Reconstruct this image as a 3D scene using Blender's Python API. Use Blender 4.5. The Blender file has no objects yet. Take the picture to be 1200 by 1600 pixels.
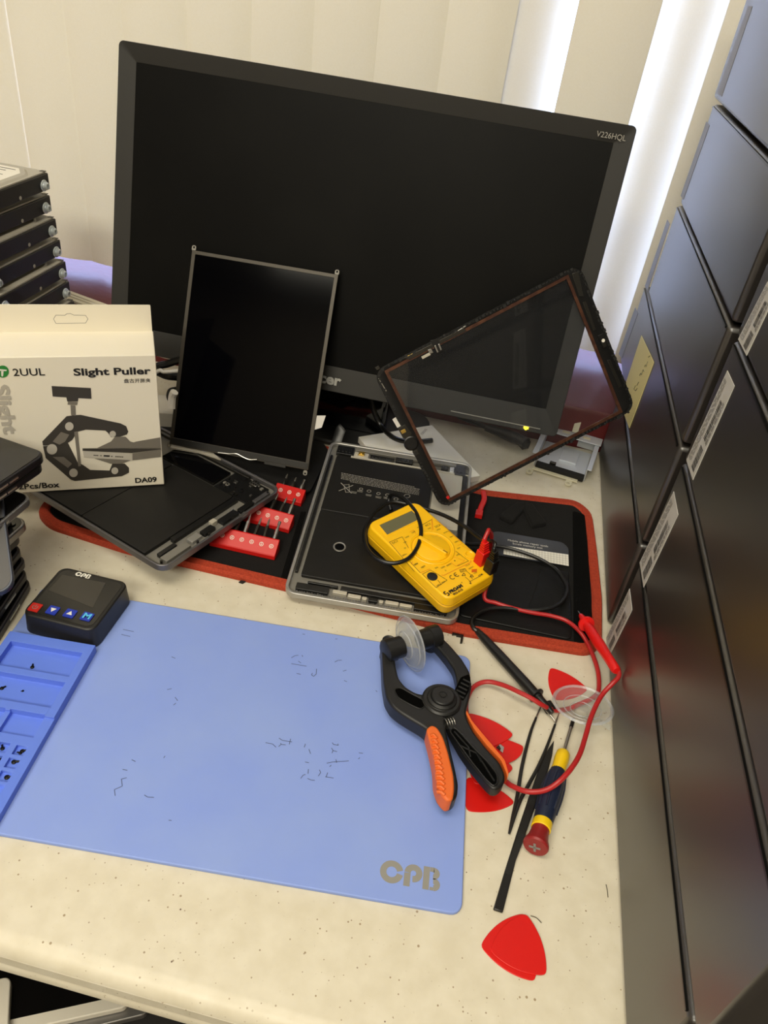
import bpy, bmesh, math, random
import numpy as np
from mathutils import Vector, Matrix

random.seed(7)
SC = bpy.context.scene
COL = SC.collection
PI = math.pi

# ------------------------------------------------------------------ camera
F = 1190.0                       # focal length in pixels of the 1200x1600 frame
H = 0.525                        # camera height above the worktop (worktop top is z = 0)
_d = np.array([372 - 600, 2368 - 800, F]); _d /= np.linalg.norm(_d)
_Z = -_d
_y = np.array([300, -859, F]); _y = _y - _y.dot(_Z) * _Z; _y /= np.linalg.norm(_y)
_X = np.cross(_y, _Z)
RW = np.stack([_X, _y, _Z])      # camera frame (x right, y down, z forward) -> world
CAMP = np.array([0, 0, H])
cd = bpy.data.cameras.new('camera'); cam = bpy.data.objects.new('camera', cd); COL.objects.link(cam)
m3 = np.stack([RW[:, 0], -RW[:, 1], -RW[:, 2]], 1)
cam.matrix_world = Matrix.Translation(Vector(CAMP)) @ Matrix(m3.tolist()).to_4x4()
cd.sensor_fit = 'VERTICAL'; cd.sensor_height = 36.0; cd.lens = F / 1600 * 36.0
cd.clip_start = 0.01; cd.clip_end = 100
SC.camera = cam

# ------------------------------------------------------------------ light and exposure
SC.view_settings.view_transform = 'Standard'
SC.view_settings.look = 'None'
SC.view_settings.gamma = 1.0
SC.view_settings.use_curve_mapping = False
SC.view_settings.exposure = 0.32
w = bpy.data.worlds.new('daylight'); SC.world = w; w.use_nodes = True
bg = w.node_tree.nodes['Background']; bg.inputs[0].default_value = (0.45, 0.58, 1.0, 1); bg.inputs[1].default_value = 7.2
LAMPS = [((-0.35, -0.15, 1.72), 1.25, 0.62, 12.0), ((-0.35, -1.45, 1.72), 1.25, 0.62, 34.0)]

def lamp(loc, sx, sy, power, rot=(0, 0, 0), col=(0.985, 0.945, 0.80)):
    ld = bpy.data.lights.new('ceiling_lamp', 'AREA'); ld.shape = 'RECTANGLE'; ld.size = sx; ld.size_y = sy
    ld.energy = power; ld.color = col
    o = bpy.data.objects.new('ceiling_lamp', ld); o.location = loc; o.rotation_euler = rot; COL.objects.link(o)
    return o
for (loc, sx, sy, pw) in LAMPS: lamp((loc[0], loc[1], loc[2] - 0.012), sx - .04, sy - .04, pw)
SC.cycles.max_bounces = 8
SC.cycles.transparent_max_bounces = 16
SC.cycles.use_denoising = True
SC.cycles.sample_clamp_indirect = 6.0

# ------------------------------------------------------------------ pixel -> world helpers (true planes of the place)
def ray(px, py): return RW @ np.array([px - 600.0, py - 800.0, F])
def at(px, py, z=0.0):
    r = ray(px, py); t = (z - H) / r[2]; return Vector(CAMP + r * t)
def atx(px, py, x):
    r = ray(px, py); t = x / r[0]; return Vector(CAMP + r * t)
def aty(px, py, y):
    r = ray(px, py); t = y / r[1]; return Vector(CAMP + r * t)
class Frame:
    """a local frame standing in the world: u = ex, v = ey, n = outward normal"""
    def __init__(s, o, ex, ey):
        s.o = Vector(o); s.ex = Vector(ex).normalized(); s.ey = Vector(ey)
        s.ey = (s.ey - s.ey.dot(s.ex) * s.ex).normalized(); s.n = s.ex.cross(s.ey)
        s.M = Matrix((s.ex, s.ey, s.n)).transposed().to_4x4(); s.M.translation = s.o
    def uv(s, px, py, w=0.0):
        r = Vector(ray(px, py)); c = Vector(CAMP)
        o = s.o + s.n * w
        t = (o - c).dot(s.n) / r.dot(s.n); q = c + r * t - s.o
        return (q.dot(s.ex), q.dot(s.ey))
    def poly(s, pts, w=0.0): return [s.uv(a, b, w) for a, b in pts]
    def loc(s, p):
        q = Vector(p) - s.o; return Vector((q.dot(s.ex), q.dot(s.ey), q.dot(s.n)))
def crop(x0, y0, k):
    """pixel lists read from an enlarged view with origin x0,y0 and k photo pixels per view pixel"""
    return lambda pts: [(x0 + a * k, y0 + b * k) for a, b in pts]

# ------------------------------------------------------------------ materials
def lin(c):
    return tuple(((v / 255) / 12.92 if v / 255 <= 0.04045 else ((v / 255 + 0.055) / 1.055) ** 2.4) for v in c) + (1,)
MATS = {}
def mat(name, c, rough=.5, metal=0., spec=.5, bump=None, var=None, coat=0., sheen=0., emit=None, sss=0.):
    if name in MATS: return MATS[name]
    m = bpy.data.materials.new(name); m.use_nodes = True
    nt = m.node_tree; b = nt.nodes['Principled BSDF']
    b.inputs['Base Color'].default_value = lin(c); b.inputs['Roughness'].default_value = rough
    b.inputs['Metallic'].default_value = metal; b.inputs['Specular IOR Level'].default_value = spec
    if coat: b.inputs['Coat Weight'].default_value = coat; b.inputs['Coat Roughness'].default_value = .08
    if sheen: b.inputs['Sheen Weight'].default_value = sheen; b.inputs['Sheen Roughness'].default_value = .6
    if emit: b.inputs['Emission Color'].default_value = lin(emit[0]); b.inputs['Emission Strength'].default_value = emit[1]
    tc = None
    if bump or var: tc = nt.nodes.new('ShaderNodeTexCoord')
    if bump:
        n = nt.nodes.new('ShaderNodeTexNoise'); n.inputs['Scale'].default_value = bump[0]; n.inputs['Detail'].default_value = 4
        bp = nt.nodes.new('ShaderNodeBump'); bp.inputs['Strength'].default_value = bump[1]; bp.inputs['Distance'].default_value = bump[2] if len(bump) > 2 else .0006
        nt.links.new(tc.outputs['Object'], n.inputs['Vector']); nt.links.new(n.outputs['Fac'], bp.inputs['Height']); nt.links.new(bp.outputs['Normal'], b.inputs['Normal'])
    if var:                                   # var = (scale, other colour, lo, hi)
        n = nt.nodes.new('ShaderNodeTexNoise'); n.inputs['Scale'].default_value = var[0]; n.inputs['Detail'].default_value = 6
        r = nt.nodes.new('ShaderNodeValToRGB'); r.color_ramp.elements[0].position = var[2]; r.color_ramp.elements[1].position = var[3]
        r.color_ramp.elements[0].color = lin(c); r.color_ramp.elements[1].color = lin(var[1])
        nt.links.new(tc.outputs['Object'], n.inputs['Vector']); nt.links.new(n.outputs['Fac'], r.inputs['Fac']); nt.links.new(r.outputs['Color'], b.inputs['Base Color'])
    MATS[name] = m
    return m
def clear_mat(name, tint, gloss_rough, haze, haze_col, refl=.7):
    """thin clear sheet: see-through, with a fresnel reflection and a little milky haze"""
    m = bpy.data.materials.new(name); m.use_nodes = True; nt = m.node_tree; nt.nodes.clear()
    out = nt.nodes.new('ShaderNodeOutputMaterial'); tr = nt.nodes.new('ShaderNodeBsdfTransparent'); tr.inputs[0].default_value = tint
    gl = nt.nodes.new('ShaderNodeBsdfGlossy'); gl.inputs['Roughness'].default_value = gloss_rough
    lw = nt.nodes.new('ShaderNodeLayerWeight'); lw.inputs['Blend'].default_value = .5
    pw = nt.nodes.new('ShaderNodeMath'); pw.operation = 'POWER'; pw.inputs[1].default_value = 3.5; nt.links.new(lw.outputs['Facing'], pw.inputs[0])
    fr = nt.nodes.new('ShaderNodeMath'); fr.operation = 'MULTIPLY_ADD'; fr.inputs[1].default_value = refl; fr.inputs[2].default_value = .02; nt.links.new(pw.outputs[0], fr.inputs[0])
    df = nt.nodes.new('ShaderNodeBsdfDiffuse'); df.inputs[0].default_value = haze_col
    m1 = nt.nodes.new('ShaderNodeMixShader'); m1.inputs[0].default_value = haze
    m2 = nt.nodes.new('ShaderNodeMixShader')
    nt.links.new(tr.outputs[0], m1.inputs[1]); nt.links.new(df.outputs[0], m1.inputs[2])
    nt.links.new(fr.outputs[0], m2.inputs[0]); nt.links.new(m1.outputs[0], m2.inputs[1]); nt.links.new(gl.outputs[0], m2.inputs[2])
    nt.links.new(m2.outputs[0], out.inputs[0]); MATS[name] = m; return m

def counter_mat():
    m = mat('speckled_cream_laminate', (226, 219, 200), rough=.42, spec=.45)
    nt = m.node_tree; b = nt.nodes['Principled BSDF']; tc = nt.nodes.new('ShaderNodeTexCoord')
    def specks(scale, rad, keep, colr, prev):
        v = nt.nodes.new('ShaderNodeTexVoronoi'); v.inputs['Scale'].default_value = scale; v.feature = 'F1'
        nt.links.new(tc.outputs['Object'], v.inputs['Vector'])
        s = nt.nodes.new('ShaderNodeSeparateColor'); nt.links.new(v.outputs['Color'], s.inputs[0])
        k = nt.nodes.new('ShaderNodeMath'); k.operation = 'LESS_THAN'; k.inputs[1].default_value = keep; nt.links.new(s.outputs[0], k.inputs[0])
        rr = nt.nodes.new('ShaderNodeMath'); rr.operation = 'MULTIPLY'; rr.inputs[1].default_value = rad; nt.links.new(s.outputs[1], rr.inputs[0])
        l = nt.nodes.new('ShaderNodeMath'); l.operation = 'LESS_THAN'; nt.links.new(v.outputs['Distance'], l.inputs[0]); nt.links.new(rr.outputs[0], l.inputs[1])
        a = nt.nodes.new('ShaderNodeMath'); a.operation = 'MULTIPLY'; nt.links.new(k.outputs[0], a.inputs[0]); nt.links.new(l.outputs[0], a.inputs[1])
        f = nt.nodes.new('ShaderNodeMath'); f.operation = 'MULTIPLY'; nt.links.new(a.outputs[0], f.inputs[0]); nt.links.new(s.outputs[2], f.inputs[1])
        mx = nt.nodes.new('ShaderNodeMixRGB'); nt.links.new(f.outputs[0], mx.inputs[0]); nt.links.new(prev, mx.inputs[1]); mx.inputs[2].default_value = lin(colr)
        return mx.outputs[0]
    n = nt.nodes.new('ShaderNodeTexNoise'); n.inputs['Scale'].default_value = 60; n.inputs['Detail'].default_value = 5
    nt.links.new(tc.outputs['Object'], n.inputs['Vector'])
    r = nt.nodes.new('ShaderNodeValToRGB'); r.color_ramp.elements[0].position = .35; r.color_ramp.elements[1].position = .7
    r.color_ramp.elements[0].color = lin((203, 195, 175)); r.color_ramp.elements[1].color = lin((212, 205, 187))
    nt.links.new(n.outputs['Fac'], r.inputs['Fac'])
    c = specks(230, .20, .40, (150, 132, 104), r.outputs['Color'])
    c = specks(360, .24, .35, (150, 134, 110), c)
    c = specks(130, .095, .22, (98, 78, 62), c)
    nt.links.new(c, b.inputs['Base Color'])
    return m

# ------------------------------------------------------------------ mesh builder
class MB:
    def __init__(s): s.bm = bmesh.new()
    def _x(s, vs, M):
        if M is not None: bmesh.ops.transform(s.bm, matrix=M, verts=vs)
    def box(s, c, size, M=None):
        r = bmesh.ops.create_cube(s.bm, size=1.0)['verts']
        bmesh.ops.scale(s.bm, vec=size, verts=r); bmesh.ops.translate(s.bm, vec=c, verts=r); s._x(r, M); return s
    def prism(s, poly, z0, z1, M=None, top=None):
        """closed extrusion of a 2-D outline; top = another outline for the upper face (taper)"""
        if sum(a[0] * b[1] - b[0] * a[1] for a, b in zip(poly, poly[1:] + poly[:1])) < 0:
            poly = poly[::-1]; top = top[::-1] if top else None
        lo = [s.bm.verts.new((p[0], p[1], z0)) for p in poly]; hi = [s.bm.verts.new((p[0], p[1], z1)) for p in (top or poly)]
        n = len(poly)
        s.bm.faces.new(lo[::-1]); s.bm.faces.new(hi)
        for i in range(n): s.bm.faces.new((lo[i], lo[(i + 1) % n], hi[(i + 1) % n], hi[i]))
        s._x(lo + hi, M); return s
    def ring(s, outer, inner, z0, z1, M=None, zi=None):
        n = len(outer); zi = z1 if zi is None else zi
        a = [s.bm.verts.new((p[0], p[1], z0)) for p in outer]; b = [s.bm.verts.new((p[0], p[1], z1)) for p in outer]
        c = [s.bm.verts.new((p[0], p[1], z0)) for p in inner]; d = [s.bm.verts.new((p[0], p[1], zi)) for p in inner]
        for i in range(n):
            j = (i + 1) % n
            s.bm.faces.new((a[i], a[j], b[j], b[i])); s.bm.faces.new((b[i], b[j], d[j], d[i]))
            s.bm.faces.new((d[i], d[j], c[j], c[i])); s.bm.faces.new((c[i], c[j], a[j], a[i]))
        s._x(a + b + c + d, M); return s
    def sheet(s, pts):
        s.bm.faces.new([s.bm.verts.new(p) for p in pts]); return s
    def flat(s, poly, z, M=None):
        if sum(a[0] * b[1] - b[0] * a[1] for a, b in zip(poly, poly[1:] + poly[:1])) < 0: poly = poly[::-1]
        v = [s.bm.verts.new((p[0], p[1], z)) for p in poly]; s.bm.faces.new(v); s._x(v, M); return s
    def lines(s, pts, wd, z, M=None):
        """flat printed stroke through 2-D points"""
        for a, b in zip(pts, pts[1:]):
            d = Vector((b[0] - a[0], b[1] - a[1])); L = d.length
            if L < 1e-9: continue
            n = Vector((-d.y, d.x)) / L * wd / 2
            s.flat([(a[0] - n.x, a[1] - n.y), (b[0] - n.x, b[1] - n.y), (b[0] + n.x, b[1] + n.y), (a[0] + n.x, a[1] + n.y)], z, M)
        return s
    def tube(s, pts, r, seg=10, M=None, flat=1.0, up=None):
        pts = [Vector(p) for p in pts]; n = len(pts)
        rr = r if isinstance(r, (list, tuple)) else [r] * n
        T = [(pts[min(i + 1, n - 1)] - pts[max(i - 1, 0)]).normalized() for i in range(n)]
        u = Vector(up) if up else (Vector((0, 0, 1)) if abs(T[0].z) < .9 else Vector((1, 0, 0)))
        u = (u - u.dot(T[0]) * T[0]).normalized(); rings = []; allv = []
        for i in range(n):
            u = (u - u.dot(T[i]) * T[i]).normalized(); v = T[i].cross(u)
            q = [s.bm.verts.new(pts[i] + rr[i] * (math.cos(2 * PI * k / seg) * v + flat * math.sin(2 * PI * k / seg) * u)) for k in range(seg)]
            rings.append(q); allv += q
        for a, b in zip(rings, rings[1:]):
            for k in range(seg): s.bm.faces.new((a[k], a[(k + 1) % seg], b[(k + 1) % seg], b[k]))
        s.bm.faces.new(rings[0][::-1]); s.bm.faces.new(rings[-1]); s._x(allv, M); return s
    def lathe(s, prof, M=None, seg=24, closed=True):
        """profile (radius, height) turned about local z"""
        rings = []; allv = []
        for r, z in prof:
            if r < 1e-7: q = [s.bm.verts.new((0, 0, z))]
            else: q = [s.bm.verts.new((r * math.cos(2 * PI * k / seg), r * math.sin(2 * PI * k / seg), z)) for k in range(seg)]
            rings.append(q); allv += q
        for a, b in zip(rings, rings[1:]):
            for k in range(seg):
                j = (k + 1) % seg
                if len(a) == 1 and len(b) == 1: continue
                if len(a) == 1: s.bm.faces.new((a[0], b[j], b[k]))
                elif len(b) == 1: s.bm.faces.new((a[k], a[j], b[0]))
                else: s.bm.faces.new((a[k], a[j], b[j], b[k]))
        if closed:
            if len(rings[0]) > 1: s.bm.faces.new(rings[0][::-1])
            if len(rings[-1]) > 1: s.bm.faces.new(rings[-1])
        s._x(allv, M); return s
    def cyl(s, p, q, r, seg=16, r2=None):
        p = Vector(p); q = Vector(q); return s.lathe([(r, 0), (r if r2 is None else r2, (q - p).length)], along(p, q), seg)
    def ball(s, c, r, seg=14, M=None, sc=(1, 1, 1)):
        v = bmesh.ops.create_uvsphere(s.bm, u_segments=seg, v_segments=seg // 2 + 2, radius=r)['verts']
        bmesh.ops.scale(s.bm, vec=sc, verts=v); bmesh.ops.translate(s.bm, vec=c, verts=v); s._x(v, M); return s
    def text(s, body, size, M, align='CENTER', sx=1.0, bold=0.0, ext=0.0, shear=0.0, fit=None):
        """fit = (width, height): the letters fill exactly that box, centred"""
        cu = bpy.data.curves.new('text', 'FONT'); cu.body = body; cu.size = size; cu.align_x = align; cu.align_y = 'CENTER'
        cu.offset = bold; cu.extrude = ext; cu.resolution_u = 3; cu.shear = shear
        ob = bpy.data.objects.new('text', cu); COL.objects.link(ob)
        dg = bpy.context.evaluated_depsgraph_get(); me = bpy.data.meshes.new_from_object(ob.evaluated_get(dg))
        n0 = len(s.bm.verts); s.bm.from_mesh(me); s.bm.verts.ensure_lookup_table(); vs = s.bm.verts[n0:]
        bmesh.ops.scale(s.bm, vec=(sx, 1, 1), verts=vs)
        if fit and vs:
            xs_ = [v.co.x for v in vs]; ys_ = [v.co.y for v in vs]; wx = max(xs_) - min(xs_); wy = max(ys_) - min(ys_)
            bmesh.ops.translate(s.bm, vec=(-(max(xs_) + min(xs_)) / 2, -(max(ys_) + min(ys_)) / 2, 0), verts=vs)
            bmesh.ops.scale(s.bm, vec=(fit[0] / wx, fit[1] / wy, 1), verts=vs)
        s._x(vs, M)
        bpy.data.objects.remove(ob); bpy.data.curves.remove(cu); bpy.data.meshes.remove(me); return s
    def build(s, name, m, parent=None, bevel=0, seg=2, smooth=35, M=None, fix=True):
        if fix: bmesh.ops.recalc_face_normals(s.bm, faces=s.bm.faces[:])
        me = bpy.data.meshes.new(name); s.bm.to_mesh(me); s.bm.free()
        if smooth:
            for p in me.polygons: p.use_smooth = True
            me.set_sharp_from_angle(angle=math.radians(smooth))
        me.materials.append(m if not isinstance(m, str) else MATS[m])
        o = bpy.data.objects.new(name, me); COL.objects.link(o)
        if parent is not None: o.parent = parent
        if M is not None: o.matrix_basis = M
        if bevel:
            b = o.modifiers.new('bevel', 'BEVEL'); b.width = bevel; b.segments = seg; b.limit_method = 'ANGLE'; b.angle_limit = math.radians(40)
        return o
def along(p, q, roll=None):
    p = Vector(p); q = Vector(q); z = (q - p).normalized()
    x = Vector(roll) if roll else (Vector((0, 0, 1)) if abs(z.z) < .9 else Vector((1, 0, 0)))
    x = (x - x.dot(z) * z).normalized(); y = z.cross(x)
    M = Matrix((x, y, z)).transposed().to_4x4(); M.translation = p; return M
def TR(x, y, z, rz=0): return Matrix.Translation((x, y, z)) @ Matrix.Rotation(rz, 4, 'Z')
def rrect(x0, y0, x1, y1, r, n=5):
    out = []
    for cx, cy, a in ((x1 - r, y0 + r, -90), (x1 - r, y1 - r, 0), (x0 + r, y1 - r, 90), (x0 + r, y0 + r, 180)):
        for k in range(n + 1):
            t = math.radians(a + 90 * k / n); out.append((cx + r * math.cos(t), cy + r * math.sin(t)))
    return out
def circ(cx, cy, r, n=20, ry=None): return [(cx + r * math.cos(2 * PI * k / n), cy + (ry or r) * math.sin(2 * PI * k / n)) for k in range(n)]
def rpoly(pts, r, n=5):
    """round the corners of a polygon"""
    out = []; N = len(pts)
    for i in range(N):
        p = Vector(pts[i][:2]); a = Vector(pts[i - 1][:2]); b = Vector(pts[(i + 1) % N][:2])
        rr = r[i] if isinstance(r, (list, tuple)) else r
        da = a - p; db = b - p; k = min(rr, da.length * .45, db.length * .45)
        s0 = p + da.normalized() * k; s1 = p + db.normalized() * k
        for j in range(n + 1):
            t = j / n; q = (1 - t) ** 2 * s0 + 2 * t * (1 - t) * p + t * t * s1; out.append((q.x, q.y))
    return out
def inset(poly, d):
    n = len(poly); sg = 1 if sum(a[0] * b[1] - b[0] * a[1] for a, b in zip(poly, poly[1:] + poly[:1])) > 0 else -1
    out = []
    for i in range(n):
        a = Vector(poly[i - 1]); p = Vector(poly[i]); b = Vector(poly[(i + 1) % n])
        t = ((p - a).normalized() + (b - p).normalized()).normalized(); out.append((p.x - t.y * d * sg, p.y + t.x * d * sg))
    return out
def spline(pts, n=8):
    pts = [Vector(p) for p in pts]; P = [2 * pts[0] - pts[1]] + pts + [2 * pts[-1] - pts[-2]]; out = []
    for i in range(1, len(P) - 2):
        a, b, c, d = P[i - 1:i + 3]
        for k in range(n):
            t = k / n; out.append(.5 * ((2 * b) + (c - a) * t + (2 * a - 5 * b + 4 * c - d) * t * t + (3 * b - a - 3 * c + d) * t ** 3))
    out.append(pts[-1]); return out

# ------------------------------------------------------------------ naming
def tag(o, label=None, cat=None, group=None, kind=None):
    if label: o['label'] = label
    if cat: o['category'] = cat
    if group: o['group'] = group
    if kind: o['kind'] = kind
    return o
def thing(name, label, cat, M=None, group=None):
    o = bpy.data.objects.new(name, None); COL.objects.link(o); o.empty_display_size = .02
    if M is not None: o.matrix_basis = M
    return tag(o, label, cat, group)
def struct(name, mb, m, bevel=0, M=None): return tag(mb.build(name, m, None, bevel, M=M), kind='structure')
def dup(root, M, label, group=None):
    r = root.copy(); COL.objects.link(r); r.matrix_basis = M; r['label'] = label
    if group: r['group'] = group
    for ch in list(root.children):
        c = ch.copy(); COL.objects.link(c); c.parent = r
        for g in ch.children:
            d = g.copy(); COL.objects.link(d); d.parent = c
    return r

# common materials
mat('black_plastic', (26, 25, 24), .45); mat('matte_black', (20, 20, 20), .7); mat('dark_rubber', (17, 17, 17), .55)
mat('gloss_black', (6, 6, 8), .08, spec=.6); mat('white_print', (225, 222, 212), .6); mat('grey_print', (150, 146, 138), .6)
mat('dark_print', (24, 22, 20), .7); mat('steel', (190, 188, 182), .3, 1.0); mat('dark_steel', (70, 68, 64), .35, .9)
mat('gold', (200, 165, 80), .35, .9); mat('silver_alu', (176, 174, 170), .42, .75); mat('grey_alu', (112, 110, 112), .42, .75)
mat('white_paper', (236, 232, 222), .7); mat('red_plastic', (196, 22, 18), .45); mat('copper_edge', (96, 58, 34), .45, .3); mat('recess_shade_black', (4, 4, 4), .9, spec=.05)  # the last black paints the shade inside the plier recesses
clear_mat('touch_glass', (.93, .94, .95, 1), .03, .008, (.6, .62, .7, 1), .5)
clear_mat('window_glass', (.96, .97, .98, 1), .01, 0, (1, 1, 1, 1))
clear_mat('clear_vinyl', (.95, .96, .96, 1), .1, .07, (.8, .81, .82, 1), .45)
clear_mat('cloudy_vinyl', (.92, .93, .95, 1), .14, .20, (.8, .82, .86, 1), .5)

# ================================================================== THE ROOM
mat('wall_paint', (168, 158, 142), .85); mat('ceiling_paint', (235, 230, 220), .9); mat('carpet', (70, 66, 62), .95, bump=(400, .5))
ZF, ZC = -0.75, 1.75
X0, X1, Y0, YW = -1.9, 1.0, -2.0, 1.22
struct('floor', MB().box(((X0 + X1) / 2, (Y0 + YW) / 2, ZF - .025), (X1 - X0 + .2, YW - Y0 + .3, .05)), 'carpet')
struct('ceiling', MB().box(((X0 + X1) / 2, (Y0 + YW) / 2, ZC + .025), (X1 - X0 + .2, YW - Y0 + .3, .05)), 'ceiling_paint')
struct('wall_left', MB().box((X0 - .03, (Y0 + YW) / 2, .5), (.06, YW - Y0 + .2, ZC - ZF)), 'wall_paint')
struct('wall_right', MB().box((X1 + .03, (Y0 + YW) / 2, .5), (.06, YW - Y0 + .2, ZC - ZF)), 'wall_paint')
struct('wall_front', MB().box(((X0 + X1) / 2, Y0 - .03, .5), (X1 - X0, .06, ZC - ZF)), 'wall_paint')
WX0, WX1, WZ0, WZ1 = -1.25, 0.30, 0.058, 1.35
wb = MB()
wb.box(((X0 + WX0) / 2, YW + .05, .5), (WX0 - X0, .1, ZC - ZF)); wb.box(((WX1 + X1) / 2, YW + .05, .5), (X1 - WX1, .1, ZC - ZF))
wb.box(((WX0 + WX1) / 2, YW + .05, (ZF + WZ0) / 2), (WX1 - WX0, .1, WZ0 - ZF)); wb.box(((WX0 + WX1) / 2, YW + .05, (WZ1 + ZC) / 2), (WX1 - WX0, .1, ZC - WZ1))
struct('wall_back', wb, 'wall_paint')
mat('window_frame_white', (228, 228, 224), .5)
wf = MB()
for a, b in ((WX0, WX0 + .04), (WX1 - .04, WX1), (-.5, -.46)): wf.box(((a + b) / 2, YW + .05, (WZ0 + WZ1) / 2), (b - a, .05, WZ1 - WZ0))
for a, b in ((WZ0, WZ0 + .03), (WZ1 - .04, WZ1)): wf.box(((WX0 + WX1) / 2, YW + .05, (a + b) / 2), (WX1 - WX0, .05, b - a))
win = struct('window_1', wf, 'window_frame_white')
MB().box(((WX0 + WX1) / 2, YW + .05, (WZ0 + WZ1) / 2), (WX1 - WX0 - .06, .004, WZ1 - WZ0 - .05)).build('pane', 'window_glass', win)
# maroon painted window ledge, its front standing behind the worktop
mat('maroon_gloss_paint', (92, 30, 30), .34, spec=.28, bump=(90, .25, .001))
sl = MB(); YS = .932
pr = [(YW, -.2), (YS, -.2), (YS, .05), (YS + .004, .0565), (YS + .012, .058), (YW, .058)]
sl.prism([(y, z) for y, z in pr], -1.5, .98, Matrix(((0, 0, 1, 0), (1, 0, 0, 0), (0, 1, 0, 0), (0, 0, 0, 1))))
struct('trim_1', sl, 'maroon_gloss_paint')
# ceiling lamps
mat('lamp_diffuser', (250, 244, 228), .6, emit=((255, 232, 190), 1.6)); mat('white_metal', (225, 225, 222), .4)
for i, (loc, sx, sy, pw) in enumerate(LAMPS):
    t = thing('ceiling_light', 'white rectangular ceiling light panel ' + ('above the worktop' if i == 0 else 'in the middle of the room'), 'light', Matrix.Translation((loc[0], loc[1], ZC)))
    MB().ring(rrect(-sx / 2 - .02, -sy / 2 - .02, sx / 2 + .02, sy / 2 + .02, .01), rrect(-sx / 2, -sy / 2, sx / 2, sy / 2, .005), -.03, 0).build('lamp_frame', 'white_metal', t)
    MB().box((0, 0, -.012), (sx, sy, .008)).build('diffuser', 'lamp_diffuser', t)

# worktop: long slab with a rounded, grooved front edge
mC = counter_mat()
mat('cream_edge', (216, 208, 186), .35)
prof = [(.930, 0), (.184, 0), (.1795, -.0008), (.1755, -.003), (.1728, -.0062), (.1715, -.0100), (.1730, -.0112), (.1738, -.0125), (.1722, -.0137), (.1718, -.0220), (.1734, -.0232), (.1734, -.0244), (.1722, -.0255), (.1722, -.0360), (.185, -.0360), (.930, -.0360)]
MX = Matrix(((0, 0, 1, 0), (1, 0, 0, 0), (0, 1, 0, 0), (0, 0, 0, 1)))
wt = thing('worktop', 'long cream speckled laminate worktop under all the tools', 'worktop')
MB().prism(prof, -1.85, .96, MX).build('worktop_slab', mC, wt, smooth=50)
mat('dark_cabinet', (22, 20, 19), .7)
cab = thing('cabinet', 'dark open cabinet carrying the cream worktop', 'cabinet')
c = MB(); c.box((-.9, .56, -.4), (1.84, .7, .02))
MB().box((-.45, .56, -.2555), (2.6, .68, .016)).build('shelf', 'dark_cabinet', cab)
MB().box((-.45, .89, (-.036 + ZF) / 2), (2.6, .02, -.036 - ZF)).build('back_panel', 'dark_cabinet', cab)
for x in (-1.77, .86): MB().box((x, .56, (-.036 + ZF) / 2), (.03, .68, -.036 - ZF)).build('side_panel', 'dark_cabinet', cab)
c.bm.free()

# vertical blind
def slat_mat(name):
    m = bpy.data.materials.new(name); m.use_nodes = True; nt = m.node_tree; nt.nodes.clear()
    out = nt.nodes.new('ShaderNodeOutputMaterial'); df = nt.nodes.new('ShaderNodeBsdfDiffuse'); tl = nt.nodes.new('ShaderNodeBsdfTranslucent'); mx = nt.nodes.new('ShaderNodeMixShader')
    n = nt.nodes.new('ShaderNodeTexNoise'); n.inputs['Scale'].default_value = 500; tc = nt.nodes.new('ShaderNodeTexCoord'); r = nt.nodes.new('ShaderNodeValToRGB')
    r.color_ramp.elements[0].color = lin((245, 240, 226)); r.color_ramp.elements[1].color = lin((250, 246, 235))
    nt.links.new(tc.outputs['Object'], n.inputs['Vector']); nt.links.new(n.outputs['Fac'], r.inputs['Fac']); nt.links.new(r.outputs[0], df.inputs[0])
    tl.inputs[0].default_value = lin((226, 220, 208)); mx.inputs[0].default_value = .07
    nt.links.new(df.outputs[0], mx.inputs[1]); nt.links.new(tl.outputs[0], mx.inputs[2]); nt.links.new(mx.outputs[0], out.inputs[0]); MATS[name] = m
slat_mat('cream_vinyl_slat')
bl = thing('vertical_blind', 'cream vertical blind hanging in front of the window', 'blind', Matrix.Translation((0, 1.06, .0755)))
MB().box((-.5, .02, 1.36), (1.6, .045, .04)).build('headrail', 'white_metal', bl, .003)
def slat(xc, yo, wd, tilt, curve=.006):
    mb = MB(); n = 8; pts = []
    for k in range(n + 1):
        t = k / n * 2 - 1; pts.append((t * wd / 2, -curve * (1 - t * t)))
    poly = pts + [(x, y + .0012) for x, y in pts[::-1]]
    mb.prism(poly, 0.0, 1.34); mb.build('slat', 'cream_vinyl_slat', bl, smooth=40, M=TR(xc, yo, 0, tilt))
edges = [-.945, -.863, -.782, -.702, -.623, -.542, -.464, -.383, -.306, -.223, -.143, -.063]
for k, (a, b) in enumerate(zip(edges, edges[1:])):
    slat((a + b) / 2 + .003, .004, .0925, -.055 if k > 5 else (.085 if k < 4 else .06), .009)
slat(-.038, .018, .096, .22)                 # set back, daylight rims its right edge
slat(.058, .000, .091, .02)
slat(.1415, .034, .078, .0, .010)            # hangs out of line, daylight comes round both its sides
slat(.218, .004, .089, .03)

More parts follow.
